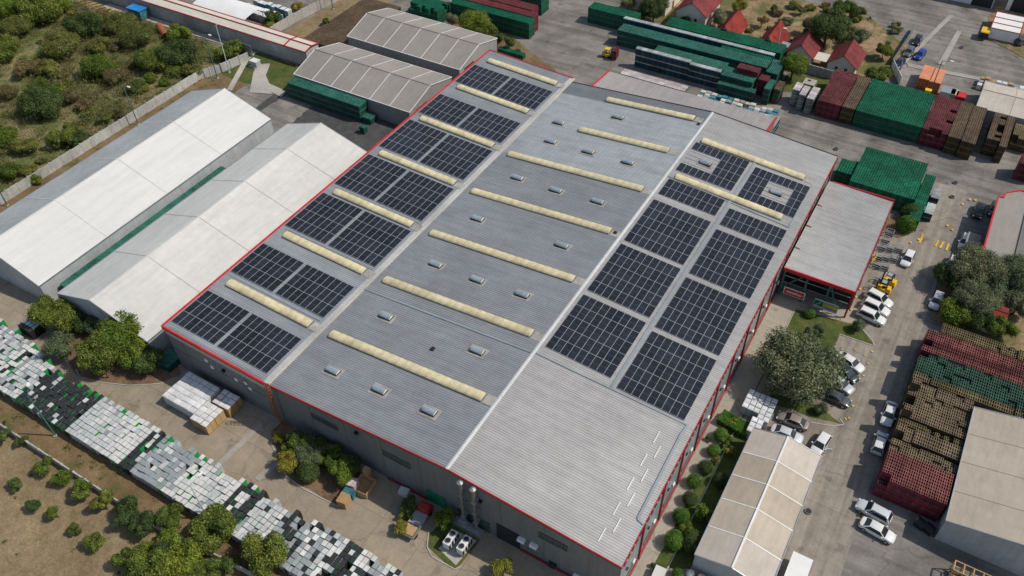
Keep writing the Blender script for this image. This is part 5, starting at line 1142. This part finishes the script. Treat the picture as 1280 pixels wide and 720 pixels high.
for x in np.arange(-3, 6, 1.1):
    for y in (-.7, .7): mb.bar((x, y, 0), (x, y, 2.4), .12)
    mb.bar((x, -.7, 2.4), (x, .7, 2.4), .14)
for y in (-.7, .7):
    for z in (1.2, 2.4): mb.bar((-3, y, z), (6, y, z), .12)
mb.build('frame', ['wood'], t); mb = MB(); mb.box(-3, 6, -.6, .6, .5, .6); mb.build('shelf', ['woodd'], t)
t = thing('box_trailer', 'white box trailer roof at the bottom edge beside the beige tent', 'trailer', (4.4, 56.8, 0)); mb = MB(); mb.box(-1.2, 1.2, -3.4, 3.6, .6, 2.0); mb.build('body', ['tents'], t); mb = MB(); mb.box(-1.25, 1.25, -3.45, 3.65, 2.0, 2.08); mb.build('roof', ['white'], t)
for s_ in (-1.05, 1.05):
    for y in (-1.5, 1.5): mb = MB(); mb.tube((s_-.12, y, .4), (s_+.12, y, .4), .4, n=12); mb.build('wheel', ['tyre'], t)
t = thing('roof_panel_stack', 'pale stack of sheet panels on the path at the bottom', 'panels', (-10.4, 48.9, 0), .05); mb = MB()
for k in range(4): mb.box(-.7+.03*k, .7+.02*k, -1.8, 1.6, .1+k*.35, .1+k*.35+.3)
mb.build('panel', ['tentw2'], t)
for k, (x, y) in enumerate([(-7.0, 52.0), (-6.2, 51.4), (-5.6, 52.2), (-4.9, 51.6), (-4.2, 52.1), (-6.6, 50.8), (-3.5, 51.7), (-5.2, 50.6)]):
    c = thing('scrap_bag', 'pale sack of packaging in the heap at the foot of the beige tent', 'sack', (x, y, 0), random.random(), 'sacks at the tent foot')
    mb = MB(); bm = bmesh.new(); bmesh.ops.create_icosphere(bm, subdivisions=2, radius=.5)
    for v in bm.verts: v.co = v.co*(1+random.uniform(-.15, .15)); v.co.z = max(v.co.z, -.35)+.4
    me = bpy.data.meshes.new('sack'); bm.to_mesh(me); bm.free(); me.materials.append(MT[random.choice(['foil', 'white', 'tents'])]); obj('sack', me, c); mb = MB(); mb.bar((0, 0, .85), (.1, .05, 1.0), .12); mb.build('tied_neck', ['card'], c)
for k, (a, b, m) in enumerate([(448, 210, 0), (1177, 196, 1)][:0]): pass
# ------------------------------------------------------------------ vegetation
def crown_mesh(R_, n, leaf, seed, mat, flat=.8, nl=9, spread=.74, lobe=(.24, .48), core=True, name='crown', droop=0.):
    rg = random.Random(seed); V = []; F = []; MI = []
    lobes = []
    for k in range(nl):
        th = rg.uniform(0, 2*math.pi); rr = spread*math.sqrt(rg.random())*R_; zz = rg.uniform(-.35, .55)*R_*flat*(1-.5*rr/R_/spread)
        lobes.append((Vector((math.cos(th)*rr, math.sin(th)*rr, zz)), rg.uniform(*lobe)*R_))
    if nl == 1: lobes = [(Vector((0, 0, 0)), R_*.95)]
    wts = [l[1]**2 for l in lobes]
    for k in range(n):
        c, lr = rg.choices(lobes, wts)[0]
        d = Vector((rg.gauss(0, 1), rg.gauss(0, 1), rg.gauss(.25, 1))).normalized(); rad_ = lr*(rg.uniform(.72, 1.06) if rg.random() < .85 else rg.uniform(1.0, 1.25 if nl > 1 else 1.06))
        p = c+Vector((d.x, d.y, d.z*flat))*rad_
        if p.z < -R_*.62*flat-.1: continue
        nn = (d+Vector((rg.uniform(-.8, .8), rg.uniform(-.8, .8), rg.uniform(-.5, .9)))).normalized()
        u = nn.orthogonal().normalized(); v = nn.cross(u); a = rg.uniform(0, 6.28); u, v = u*math.cos(a)+v*math.sin(a), v*math.cos(a)-u*math.sin(a)
        s_ = leaf*rg.uniform(.6, 1.35); o = len(V)
        V += [p-u*s_*.5, p+v*s_*.32, p+u*s_*.55-Vector((0, 0, droop*s_)), p-v*s_*.32]; F.append((o, o+1, o+2, o+3)); MI.append(0)
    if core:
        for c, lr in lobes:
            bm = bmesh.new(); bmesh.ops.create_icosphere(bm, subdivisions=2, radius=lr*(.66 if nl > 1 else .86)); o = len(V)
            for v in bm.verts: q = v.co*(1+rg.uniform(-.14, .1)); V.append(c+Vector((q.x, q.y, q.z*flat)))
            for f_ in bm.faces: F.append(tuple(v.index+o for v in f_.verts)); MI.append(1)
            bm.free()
    me = bpy.data.meshes.new(name); me.from_pydata([tuple(v) for v in V], [], F); me.materials.append(MT[mat]); me.materials.append(MT['core']); me.polygons.foreach_set('material_index', MI); me.update(); return me
VAR = {}
SP = {'broad': ('leaf_broad', .85, 1), 'lime': ('leaf_lime', .9, 1), 'dark': ('leaf_dark', .85, 1), 'olive': ('leaf_olive', .8, .8), 'blue': ('leaf_blue', .9, .8), 'dry': ('leaf_dry', .7, .7), 'ball': ('leaf_ball', .95, .55), 'yel': ('leaf_yel', .9, 1), 'scrub': ('leaf_scrub', .62, .8), 'dballs': ('leaf_dark', .95, .55)}
def variant(sp, r):
    cat = min((.7, 1.3, 2.4, 4.2), key=lambda c: abs(math.log(c/r))); nv = {.7: 2, 1.3: 3, 2.4: 3, 4.2: 2}[cat]; v = random.randrange(nv); key = (sp, cat, v)
    if key not in VAR:
        mat, fl, ls = SP[sp]; n = {.7: 1300, 1.3: 3600, 2.4: 10000, 4.2: 26000}[cat]; leaf = {.7: .125, 1.3: .165, 2.4: .22, 4.2: .27}[cat]*(ls if sp not in ('ball', 'dballs') else .75)
        sd_ = hash((len(VAR), 3)) % 9999
        if sp in ('ball', 'dballs'): me = crown_mesh(cat, int(n*1.3), leaf, sd_, mat, fl, 1)
        else: me = crown_mesh(cat, int(n*(1.25 if sp in ('olive', 'blue') else 1)), leaf, sd_, mat, fl, {.7: 6, 1.3: 9, 2.4: 16, 4.2: 30}[cat])
        VAR[key] = me
    return VAR[key], cat
def trunk_mesh(h, r):
    mb = MB(); a = Vector((0, 0, 0)); b = Vector((.05*h, .02*h, h*.55)); mb.tube(a, b, r, r*.7, 8)
    for k in range(4):
        t = k*1.57+.4; mb.tube(b-Vector((0, 0, .1*h)), b+Vector((math.cos(t)*h*.28, math.sin(t)*h*.28, h*.4)), r*.5, r*.15, 6)
    return mb.mesh('trunk', ['bark'])
TRK = {}
def tree(a, b, rp, sp, label, cat=None, group=None, hs=1.0, name=None):
    """crown centre and crown radius as they show in the photograph"""
    zc = 1.0; 
    for _ in range(4):
        p = at(a, b, zc); D = (p-Vector((0, 0, CH))).length; r = rp*D/FOC*.97
        zc = (r*.85 if sp in ('ball', 'dballs') else (r*.95 if r < 1.6 else r*1.15))*hs
    me, cc = variant(sp, r); s_ = r/cc
    big = r > 1.6
    t = thing(name or ('tree' if big else 'shrub'), label, cat or ('tree' if big else 'shrub'), (p.x, p.y, 0), random.uniform(0, 6.28) if sp != 'hedge' else 0, group)
    obj('crown' if big else 'foliage', me, t, (0, 0, zc), random.uniform(0, 6.28), (s_, s_, s_*(1.1 if big else 1)))
    kk = round(zc, 0)
    if kk not in TRK: TRK[kk] = trunk_mesh(max(.6, kk), .05+.045*kk)
    obj('trunk' if big else 'stem', TRK[kk], t)
    return t
# scrub land, upper left
SC = [(75, 55, 20, 'scrub', 'broad leafy scrub tree left of centre in the upper left scrub'), (140, 60, 0, '', ''), (122, 85, 17, 'lime', 'bright green bushy tree in the middle of the scrub'), (40, 62, 0, '', ''),
      (52, 128, 22, 'dark', 'dark tree casting a long shadow in the left scrub'), (50, 108, 10, 'broad', 'light topped tree just above the dark shadowed one'), (68, 55, 0, '', ''), (190, 75, 18, 'broad', 'round bush left of the largest scrub clump'),
      (222, 68, 21, 'dark', 'large dark bush clump near the concrete wall'), (225, 41, 13, 'lime', 'bright green bush under the long shed beside the rusty pipe'), (286, 64, 15, 'broad', 'green tree at the corner of the wall by the pale lamp'),
      (150, 28, 17, 'scrub', 'spreading bush right of the top left thicket'), (170, 45, 18, 'scrub', 'grey green bush beside the rusty pipe'), (105, 32, 18, 'dark', 'dark bush in the upper middle scrub'), (10, 10, 18, 'lime', 'bright tree in the extreme top left corner'),
      (45, 12, 22, 'broad', 'large leafy tree along the top edge'), (70, 6, 14, 'lime', 'small bright tree at the top edge of the thicket'), (20, 32, 16, 'scrub', 'bush below the corner tree at the far left'), (3, 60, 18, 'broad', 'tree cut by the left edge in the scrub'),
      (188, 97, 8, 'lime', 'small round green shrub left of the twin bushes'), (207, 103, 7, 'lime', 'small bright shrub near the concrete wall'), (215, 88, 9, 'broad', 'mid green shrub right of the twin bushes'), (5, 170, 14, 'lime', 'bright tree low at the left edge of the scrub'),
      (75, 172, 15, 'broad', 'wide green bush near the lamp in the lower scrub'), (100, 175, 12, 'dark', 'dark bush at the lower end near the wall'), (30, 182, 14, 'scrub', 'bush in the lower left scrub above the wall'), (88, 120, 12, 'dry', 'grey dry bush in the centre left scrub'),
      (155, 140, 10, 'dry', 'dry bush beside the wall near the lamp'), (170, 108, 11, 'scrub', 'low bush in the lower middle of the scrub'), (130, 148, 9, 'scrub', 'small bush between lamp and wall'), (125, 55, 12, 'scrub', 'small tree above the bright centre tree'),
      (72, 113, 9, 'lime', 'small shrub right of the light topped tree'), (105, 132, 9, 'dry', 'brownish shrub in the lower centre scrub'), (8, 115, 12, 'dry', 'dry bush by the left edge'), (30, 85, 13, 'dry', 'greyish dry bush in the left scrub'), (60, 85, 14, 'scrub', 'broad low bush under the upper left thicket'),
      (45, 225, 8, 'lime', 'small green bush over the wall at the left'), (15, 215, 12, 'broad', 'bush by the wall at the far left'), (240, 88, 12, 'scrub', 'brownish green bush touching the wall'), (145, 95, 13, 'dry', 'dry scrub bush right of the bright centre tree'), (95, 165, 10, 'scrub', 'low shrub near the wall below centre')]
for a, b, r, sp, lb in SC:
    if r: tree(a, b, r*1.05, sp, lb, 'bush' if r < 18 else 'tree', hs=.58)
for k in range(130):
    while True:
        x_, y_ = random.uniform(-240, -153.5), random.uniform(42, 119)
        if not (-182 < x_ < -168 and 110 < y_): break
    sp_ = random.choice(['scrub', 'scrub', 'dry', 'dry', 'scrub', 'broad']); r_ = random.uniform(.8, 2.3); me_, cc_ = variant(sp_, r_)
    t_ = thing('scrub_bush', 'low grey green or brownish bush growing in the dense scrub land thicket', 'bush', (x_, y_, 0), random.uniform(0, 6.28), 'low bushes of the scrub land')
    obj('foliage', me_, t_, (0, 0, r_*.42), 0, (r_/cc_*1.1, r_/cc_*.95, r_/cc_*.8))
# undergrowth: small clumps nobody could count
def undergrowth(name, label, pts, n, leaf, mat, hgt=.8, spread=.9):
    V = []; F = []
    for (x, y, s_) in pts:
        for k in range(n):
            d = Vector((random.gauss(0, spread*.5)*s_, random.gauss(0, spread*.5)*s_, 0)); z = abs(random.gauss(0, .45))*hgt*s_+.05
            p = Vector((x, y, z))+d; nn = Vector((random.gauss(0, .7), random.gauss(0, .7), 1)).normalized(); u = nn.orthogonal().normalized(); v = nn.cross(u); a = random.uniform(0, 6.28); u, v = u*math.cos(a)+v*math.sin(a), v*math.cos(a)-u*math.sin(a)
            q = leaf*random.uniform(.6, 1.4); o = len(V); V += [p-u*q*.5, p+v*q*.3, p+u*q*.5, p-v*q*.3]; F.append((o, o+1, o+2, o+3))
    me = bpy.data.meshes.new(name); me.from_pydata([tuple(v) for v in V], [], F); me.materials.append(MT[mat]); me.update(); return tag(obj(name, me), label, 'undergrowth', kind='stuff')
rg = random.Random(5)
def scr(n, x0, x1, y0, y1, lo=.5, hi=1.6, cl=None):
    out = []
    while len(out) < n:
        x, y = rg.uniform(x0, x1), rg.uniform(y0, y1)
        if cl and not cl(x, y): continue
        out.append((x, y, rg.uniform(lo, hi)))
    return out
SCR = lambda x, y: math.sin(x*.13+1.2)*math.cos(y*.17)+math.sin(x*.31+y*.22)*.6 > -.35
undergrowth('dry_undergrowth', 'brown and grey dry undergrowth covering the scrub land', scr(1500, -240, -152, 40, 121, .8, 2.6, SCR), 60, .30, 'leaf_dry', 1.0, 1.1)
undergrowth('green_undergrowth', 'low green weeds and saplings between the scrub bushes', scr(1900, -245, -152, 40, 121, .7, 2.5), 60, .25, 'leaf_scrub', 1.1, 1.0)
undergrowth('weeds', 'weeds along the verges and beds of the site', scr(60, -150, -143, 35, 112, .3, .8)+scr(50, -120, -45, 23.3, 25.8, .3, .7)+scr(40, -146, -132, 133, 134, .4, .9)+scr(60, -70, -20, 181, 212, .6, 1.6)+scr(120, -130, -40, -5, 21, .2, .6), 30, .18, 'leaf_broad', .6)
# orchard bottom left
OR = [(18, 607, 9), (43, 629, 10), (53, 582, 12), (77, 597, 12), (102, 612, 14), (128, 627, 14), (153, 640, 18), (69, 641, 10), (94, 661, 8), (118, 677, 13), (153, 692, 15), (180, 655, 16), (214, 646, 16), (212, 672, 15), (268, 662, 27), (328, 692, 27), (2, 545, 10), (28, 552, 8), (185, 688, 14)]
for k, (a, b, r) in enumerate(OR):
    lb = ['small shrub at the left edge of the orchard', 'shrub in the first orchard row near the left', 'dark round orchard shrub beside the low wall', 'second round orchard shrub along the low wall', 'upright orchard tree, third along the low wall', 'broad orchard tree, fourth along the low wall',
          'pair crowned orchard tree close to the wall', 'bright small orchard tree with long shadow, left middle', 'tiny dark shrub alone in the dry grass', 'round orchard tree in the lower left rows', 'orchard tree touching the dense lower clump', 'orchard tree right of the pair crowned one', 'brownish green bush leaning over the wall',
          'leafy tree just above the dense lower clump', 'large round tree beside the wall under the coolers', 'large tree overlapping the lower end of the coolers', 'shrub at the far left edge above the orchard', 'shrub near the left end of the wall', 'small tree at the rim of the dense clump'][k]
    tree(a, b, r, ['broad', 'dark', 'broad', 'lime', 'broad'][k % 5] if r > 9 else 'dark', lb, group='orchard trees' if False else None)
for k, (a, b, r, sp) in enumerate([(185, 712, 24, 'broad'), (225, 700, 24, 'lime'), (255, 715, 20, 'broad'), (205, 690, 16, 'dark'), (162, 718, 12, 'lime'), (285, 706, 14, 'dark'), (240, 690, 14, 'broad')]):
    tree(a, b, r, sp, ['leftmost large tree of the dense clump at the bottom', 'bright crowned tree in the centre of the dense bottom clump', 'tree at the right side of the dense bottom clump', 'dark tree at the back of the dense bottom clump', 'small bright tree at the left rim of the bottom clump', 'dark bush between the bottom clump and the wall', 'mid green tree behind the bright crowned one'][k])
# trees by the off white tent
for a, b, r, sp, lb in [(62, 388, 19, 'broad', 'broad leaved tree nearest the gap between the white tents'), (78, 402, 17, 'broad', 'leafy tree right of the one by the tent gap'), (75, 430, 17, 'blue', 'grey green bushy tree beside the driveway'), (98, 403, 13, 'dark', 'dark tree against the tent gable'), (118, 405, 13, 'blue', 'greyish tree behind the large yellow green one'),
                        (148, 418, 26, 'lime', 'large yellow green feathery tree in front of the tent gable'), (120, 440, 24, 'broad', 'wide green tree at the front of the planting bed'), (165, 440, 18, 'lime', 'bright tree at the right of the big feathery one'), (183, 447, 17, 'dark', 'dark shrub tree at the corner of the bed near the facade'), (130, 462, 12, 'broad', 'low green tree at the lower rim of the bed'),
                        (350, 548, 8, 'yel', 'small yellowish shrub at the left tip of the facade bed'), (358, 578, 13, 'yel', 'round yellow green bush at the edge of the facade bed'), (385, 590, 12, 'dballs', 'round dark bush in the middle of the facade bed'), (386, 568, 15, 'blue', 'grey green tree in the facade bed'), (364, 558, 12, 'lime', 'upright light green tree in the facade bed'),
                        (374, 550, 14, 'dark', 'dark tree close to the wall in the facade bed'), (410, 570, 14, 'broad', 'leafy tree by the wall in the facade bed'), (428, 590, 15, 'lime', 'bright tree at the right of the facade bed'), (443, 578, 13, 'dark', 'dark tree next to the bright one in the facade bed'), (398, 555, 11, 'dark', 'dark small tree close to the wall'),
                        (503, 660, 10, 'yel', 'yellow green shrub beside the small truck'), (515, 632, 13, 'dark', 'dark tree between the bags and the small truck'), (507, 645, 8, 'lime', 'light green shrub just above the one by the truck'), (556, 648, 14, 'lime', 'light green tree by the condenser pad'), (628, 712, 14, 'yel', 'yellow green shrub at the bottom edge by the facade'),
                        (70, 392, 12, 'dark', 'darker tree between the two by the tent gap')]:
    tree(a, b, r*(1.2 if 340 < a < 450 else 1.08), sp, lb)
# garden strip by the striped tent
for a, b, r, sp, lb in [(901, 543, 9, 'ball', 'clipped green ball shrub nearest the hedge'), (892, 563, 8.5, 'ball', 'clipped green ball shrub, second below the hedge'), (882, 584, 10, 'dballs', 'blue green clipped ball shrub, third below the hedge'), (868, 601, 9.5, 'ball', 'bright clipped ball shrub, fourth below the hedge'), (863, 623, 10, 'dballs', 'dark clipped ball shrub, fifth below the hedge'),
                        (851, 645, 11, 'ball', 'larger clipped ball shrub, sixth below the hedge'), (867, 677, 15, 'dballs', 'large dark round tree at the end of the garden strip'), (843, 675, 13, 'ball', 'feathery green shrub beside the large dark round tree'), (914, 563, 8, 'yel', 'yellow green round shrub in the second line by the tent'), (901, 600, 10, 'dballs', 'blue green round shrub in the second line by the tent'),
                        (880, 640, 14, 'lime', 'feathery light green shrub leaning on the striped tent'), (858, 660, 9, 'lime', 'small feathery shrub above the large dark tree'), (847, 717, 7, 'ball', 'small ball shrub at the bottom edge'), (819, 708, 6, 'dark', 'small shrub beside the pale sheet stack'), (908, 550, 8, 'lime', 'pale green low shrub between hedge and tent'), (896, 575, 6, 'dry', 'reddish dry shrub between the ball shrubs'), (887, 549, 5, 'dark', 'tiny dark shrub at the foot of the wall near the hedge')]:
    tree(a, b, r, sp, lb)
p = at(918, 530, .6); hd = thing('hedge', 'long clipped rectangular green hedge with yellow flowers in the middle', 'hedge', (p.x, p.y, 0), rad(-8))
V = []; F = []
for k in range(6500):
    fx, fy, fz = random.uniform(-2.2, 2.2), random.uniform(-1.1, 1.1), random.uniform(.1, 1.1); s_ = random.choice([0, 0, 0, 1, 2])
    if s_ == 0: fz = 1.1+random.gauss(0, .05)
    elif s_ == 1: fy = random.choice((-1.1, 1.1))+random.gauss(0, .05)
    else: fx = random.choice((-2.2, 2.2))+random.gauss(0, .05)
    q = Vector((fx, fy, fz)); nn = Vector((random.gauss(0, .6), random.gauss(0, .6), 1 if s_ == 0 else random.random())).normalized(); u = nn.orthogonal().normalized()*.09; v = nn.cross(u).normalized()*.06; o = len(V); V += [q-u, q+v, q+u, q-v]; F.append((o, o+1, o+2, o+3))
me = bpy.data.meshes.new('foliage'); me.from_pydata([tuple(v) for v in V], [], F); me.materials.append(MT['leaf_ball']); obj('foliage', me, hd)
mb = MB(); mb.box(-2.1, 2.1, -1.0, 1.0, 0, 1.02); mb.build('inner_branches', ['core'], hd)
obj('flowers', crown_mesh(.7, 700, .13, 3, 'leaf_yel', .5, 5, core=False), hd, (-.1, 0, 1.15))
# olive and lawn plants
for a, b, r, sp, lb, *hh in [(998, 455, 50, 'olive', 'huge grey green olive tree spreading over the lawn and parked cars', .62), (1013, 392, 7, 'ball', 'bright green ball shrub alone on the lawn'), (1018, 414, 12, 'blue', 'grey green shrub above the huge olive tree'), (1071, 406, 10, 'blue', 'grey green round shrub at the lawn corner by the white estate cars'), (1028, 513, 10, 'blue', 'small grey green bush below the olive tree near the kerb'),
                        (1138, 266, 11, 'dballs', 'upper round shrub at the end of the green yard block'), (1133, 281, 11, 'ball', 'lower round shrub beside the upper one by the cages'),
                        (1222, 335, 30, 'olive', 'wide olive tree over the road in front of the red eaved shed'), (1262, 345, 26, 'blue', 'grey green tree under the red eaved shed at the right edge'), (1222, 372, 25, 'olive', 'grey twiggy tree left of the red tiled hut'), (1190, 345, 18, 'dark', 'dark green tree overhanging the roadside'), (1190, 388, 17, 'lime', 'light green leafy tree above the pinkish crates'),
                        (1255, 410, 15, 'lime', 'low leafy tree below the red hut'), (1230, 402, 16, 'dark', 'dark tree in front of the hut and above the crates'), (1273, 380, 18, 'olive', 'grey green tree right of the red hut'), (1210, 395, 14, 'broad', 'mid green tree squeezed above the crate field'), (1242, 355, 20, 'olive', 'olive tree in the middle of the grey green group')]:
    tree(a, b, r, sp, lb, hs=hh[0] if hh else .85)
# upper yard and gardens
for a, b, r, sp, lb in [(592, 28, 18, 'lime', 'tall rounded light green tree by the green crate row'), (607, 38, 13, 'broad', 'darker half of the rounded tree pair by the green crate row'), (545, 18, 8, 'yel', 'yellowish shrub behind the top grey tent'), (565, 24, 10, 'olive', 'grey green shrub behind the top grey tent'), (624, 48, 8, 'dark', 'small dark tree beyond the tent corner'), (636, 54, 9, 'dark', 'dark tree between tent corner and warehouse'),
                        (648, 63, 4, 'dark', 'tiny shrub on the verge behind the warehouse'), (818, 10, 17, 'dark', 'dense dark tree between the pale houses at the top'), (800, 20, 8, 'broad', 'small tree at the foot of the dense dark one'), (785, 2, 10, 'olive', 'pale leafy tree at the top edge behind the short crate row'), (900, 22, 13, 'olive', 'grey green tree beside the large red roof'), (852, 26, 9, 'dark', 'low hedge like shrub in front of the large house'),
                        (925, 8, 9, 'yel', 'yellowish small tree on the sandy ground'), (1037, 32, 24, 'dark', 'large dark tree behind the red roofed cabins'), (1015, 30, 12, 'olive', 'pale tree left of the large dark one'), (1055, 8, 11, 'broad', 'bright conical tree above the large dark one'), (1073, 14, 10, 'dark', 'small dark tree at the edge of the car park'), (1070, 45, 13, 'olive', 'olive coloured tree right of the large dark one'),
                        (1106, 62, 10, 'broad', 'loose green tree on the sandy ground by the fence'), (1098, 93, 13, 'broad', 'flat green bush behind the brown crate stack'), (993, 82, 17, 'lime', 'light green bushy tree beside the crate rows'), (978, 62, 8, 'lime', 'small light tree just above the bushy one'), (340, 22, 11, 'dark', 'dark tree by the top concrete wall'), (336, 30, 8, 'yel', 'golden yellow shrub by the top concrete wall'),
                        (372, 8, 7, 'yel', 'yellowish bush behind the top wall'), (408, 26, 6, 'lime', 'small green bush on the verge under the top wall'), (302, 62, 6, 'olive', 'low shrub at the foot of the long shed'), (953, 25, 8, 'dry', 'bare dry shrub on the sandy garden'), (1003, 12, 7, 'dry', 'dry shrub in the upper garden'), (970, 10, 6, 'dark', 'small garden shrub in the top garden')]:
    tree(a, b, r, sp, lb)

for k in range(34):
    while True:
        x_, y_ = random.uniform(-52, -16), random.uniform(188.5, 212)
        if math.hypot(x_+36, y_-196) > 1: break
    sp_ = random.choice(['scrub', 'dry', 'broad', 'olive']); r_ = random.uniform(.6, 1.8); me_, cc_ = variant(sp_, r_)
    t_ = thing('garden_shrub', 'small shrub on the sandy ground behind the red roofed cabins', 'shrub', (x_, y_, 0), random.uniform(0, 6.28), 'small shrubs behind the cabins')
    obj('foliage', me_, t_, (0, 0, r_*.5), 0, (r_/cc_, r_/cc_, r_/cc_*.85))
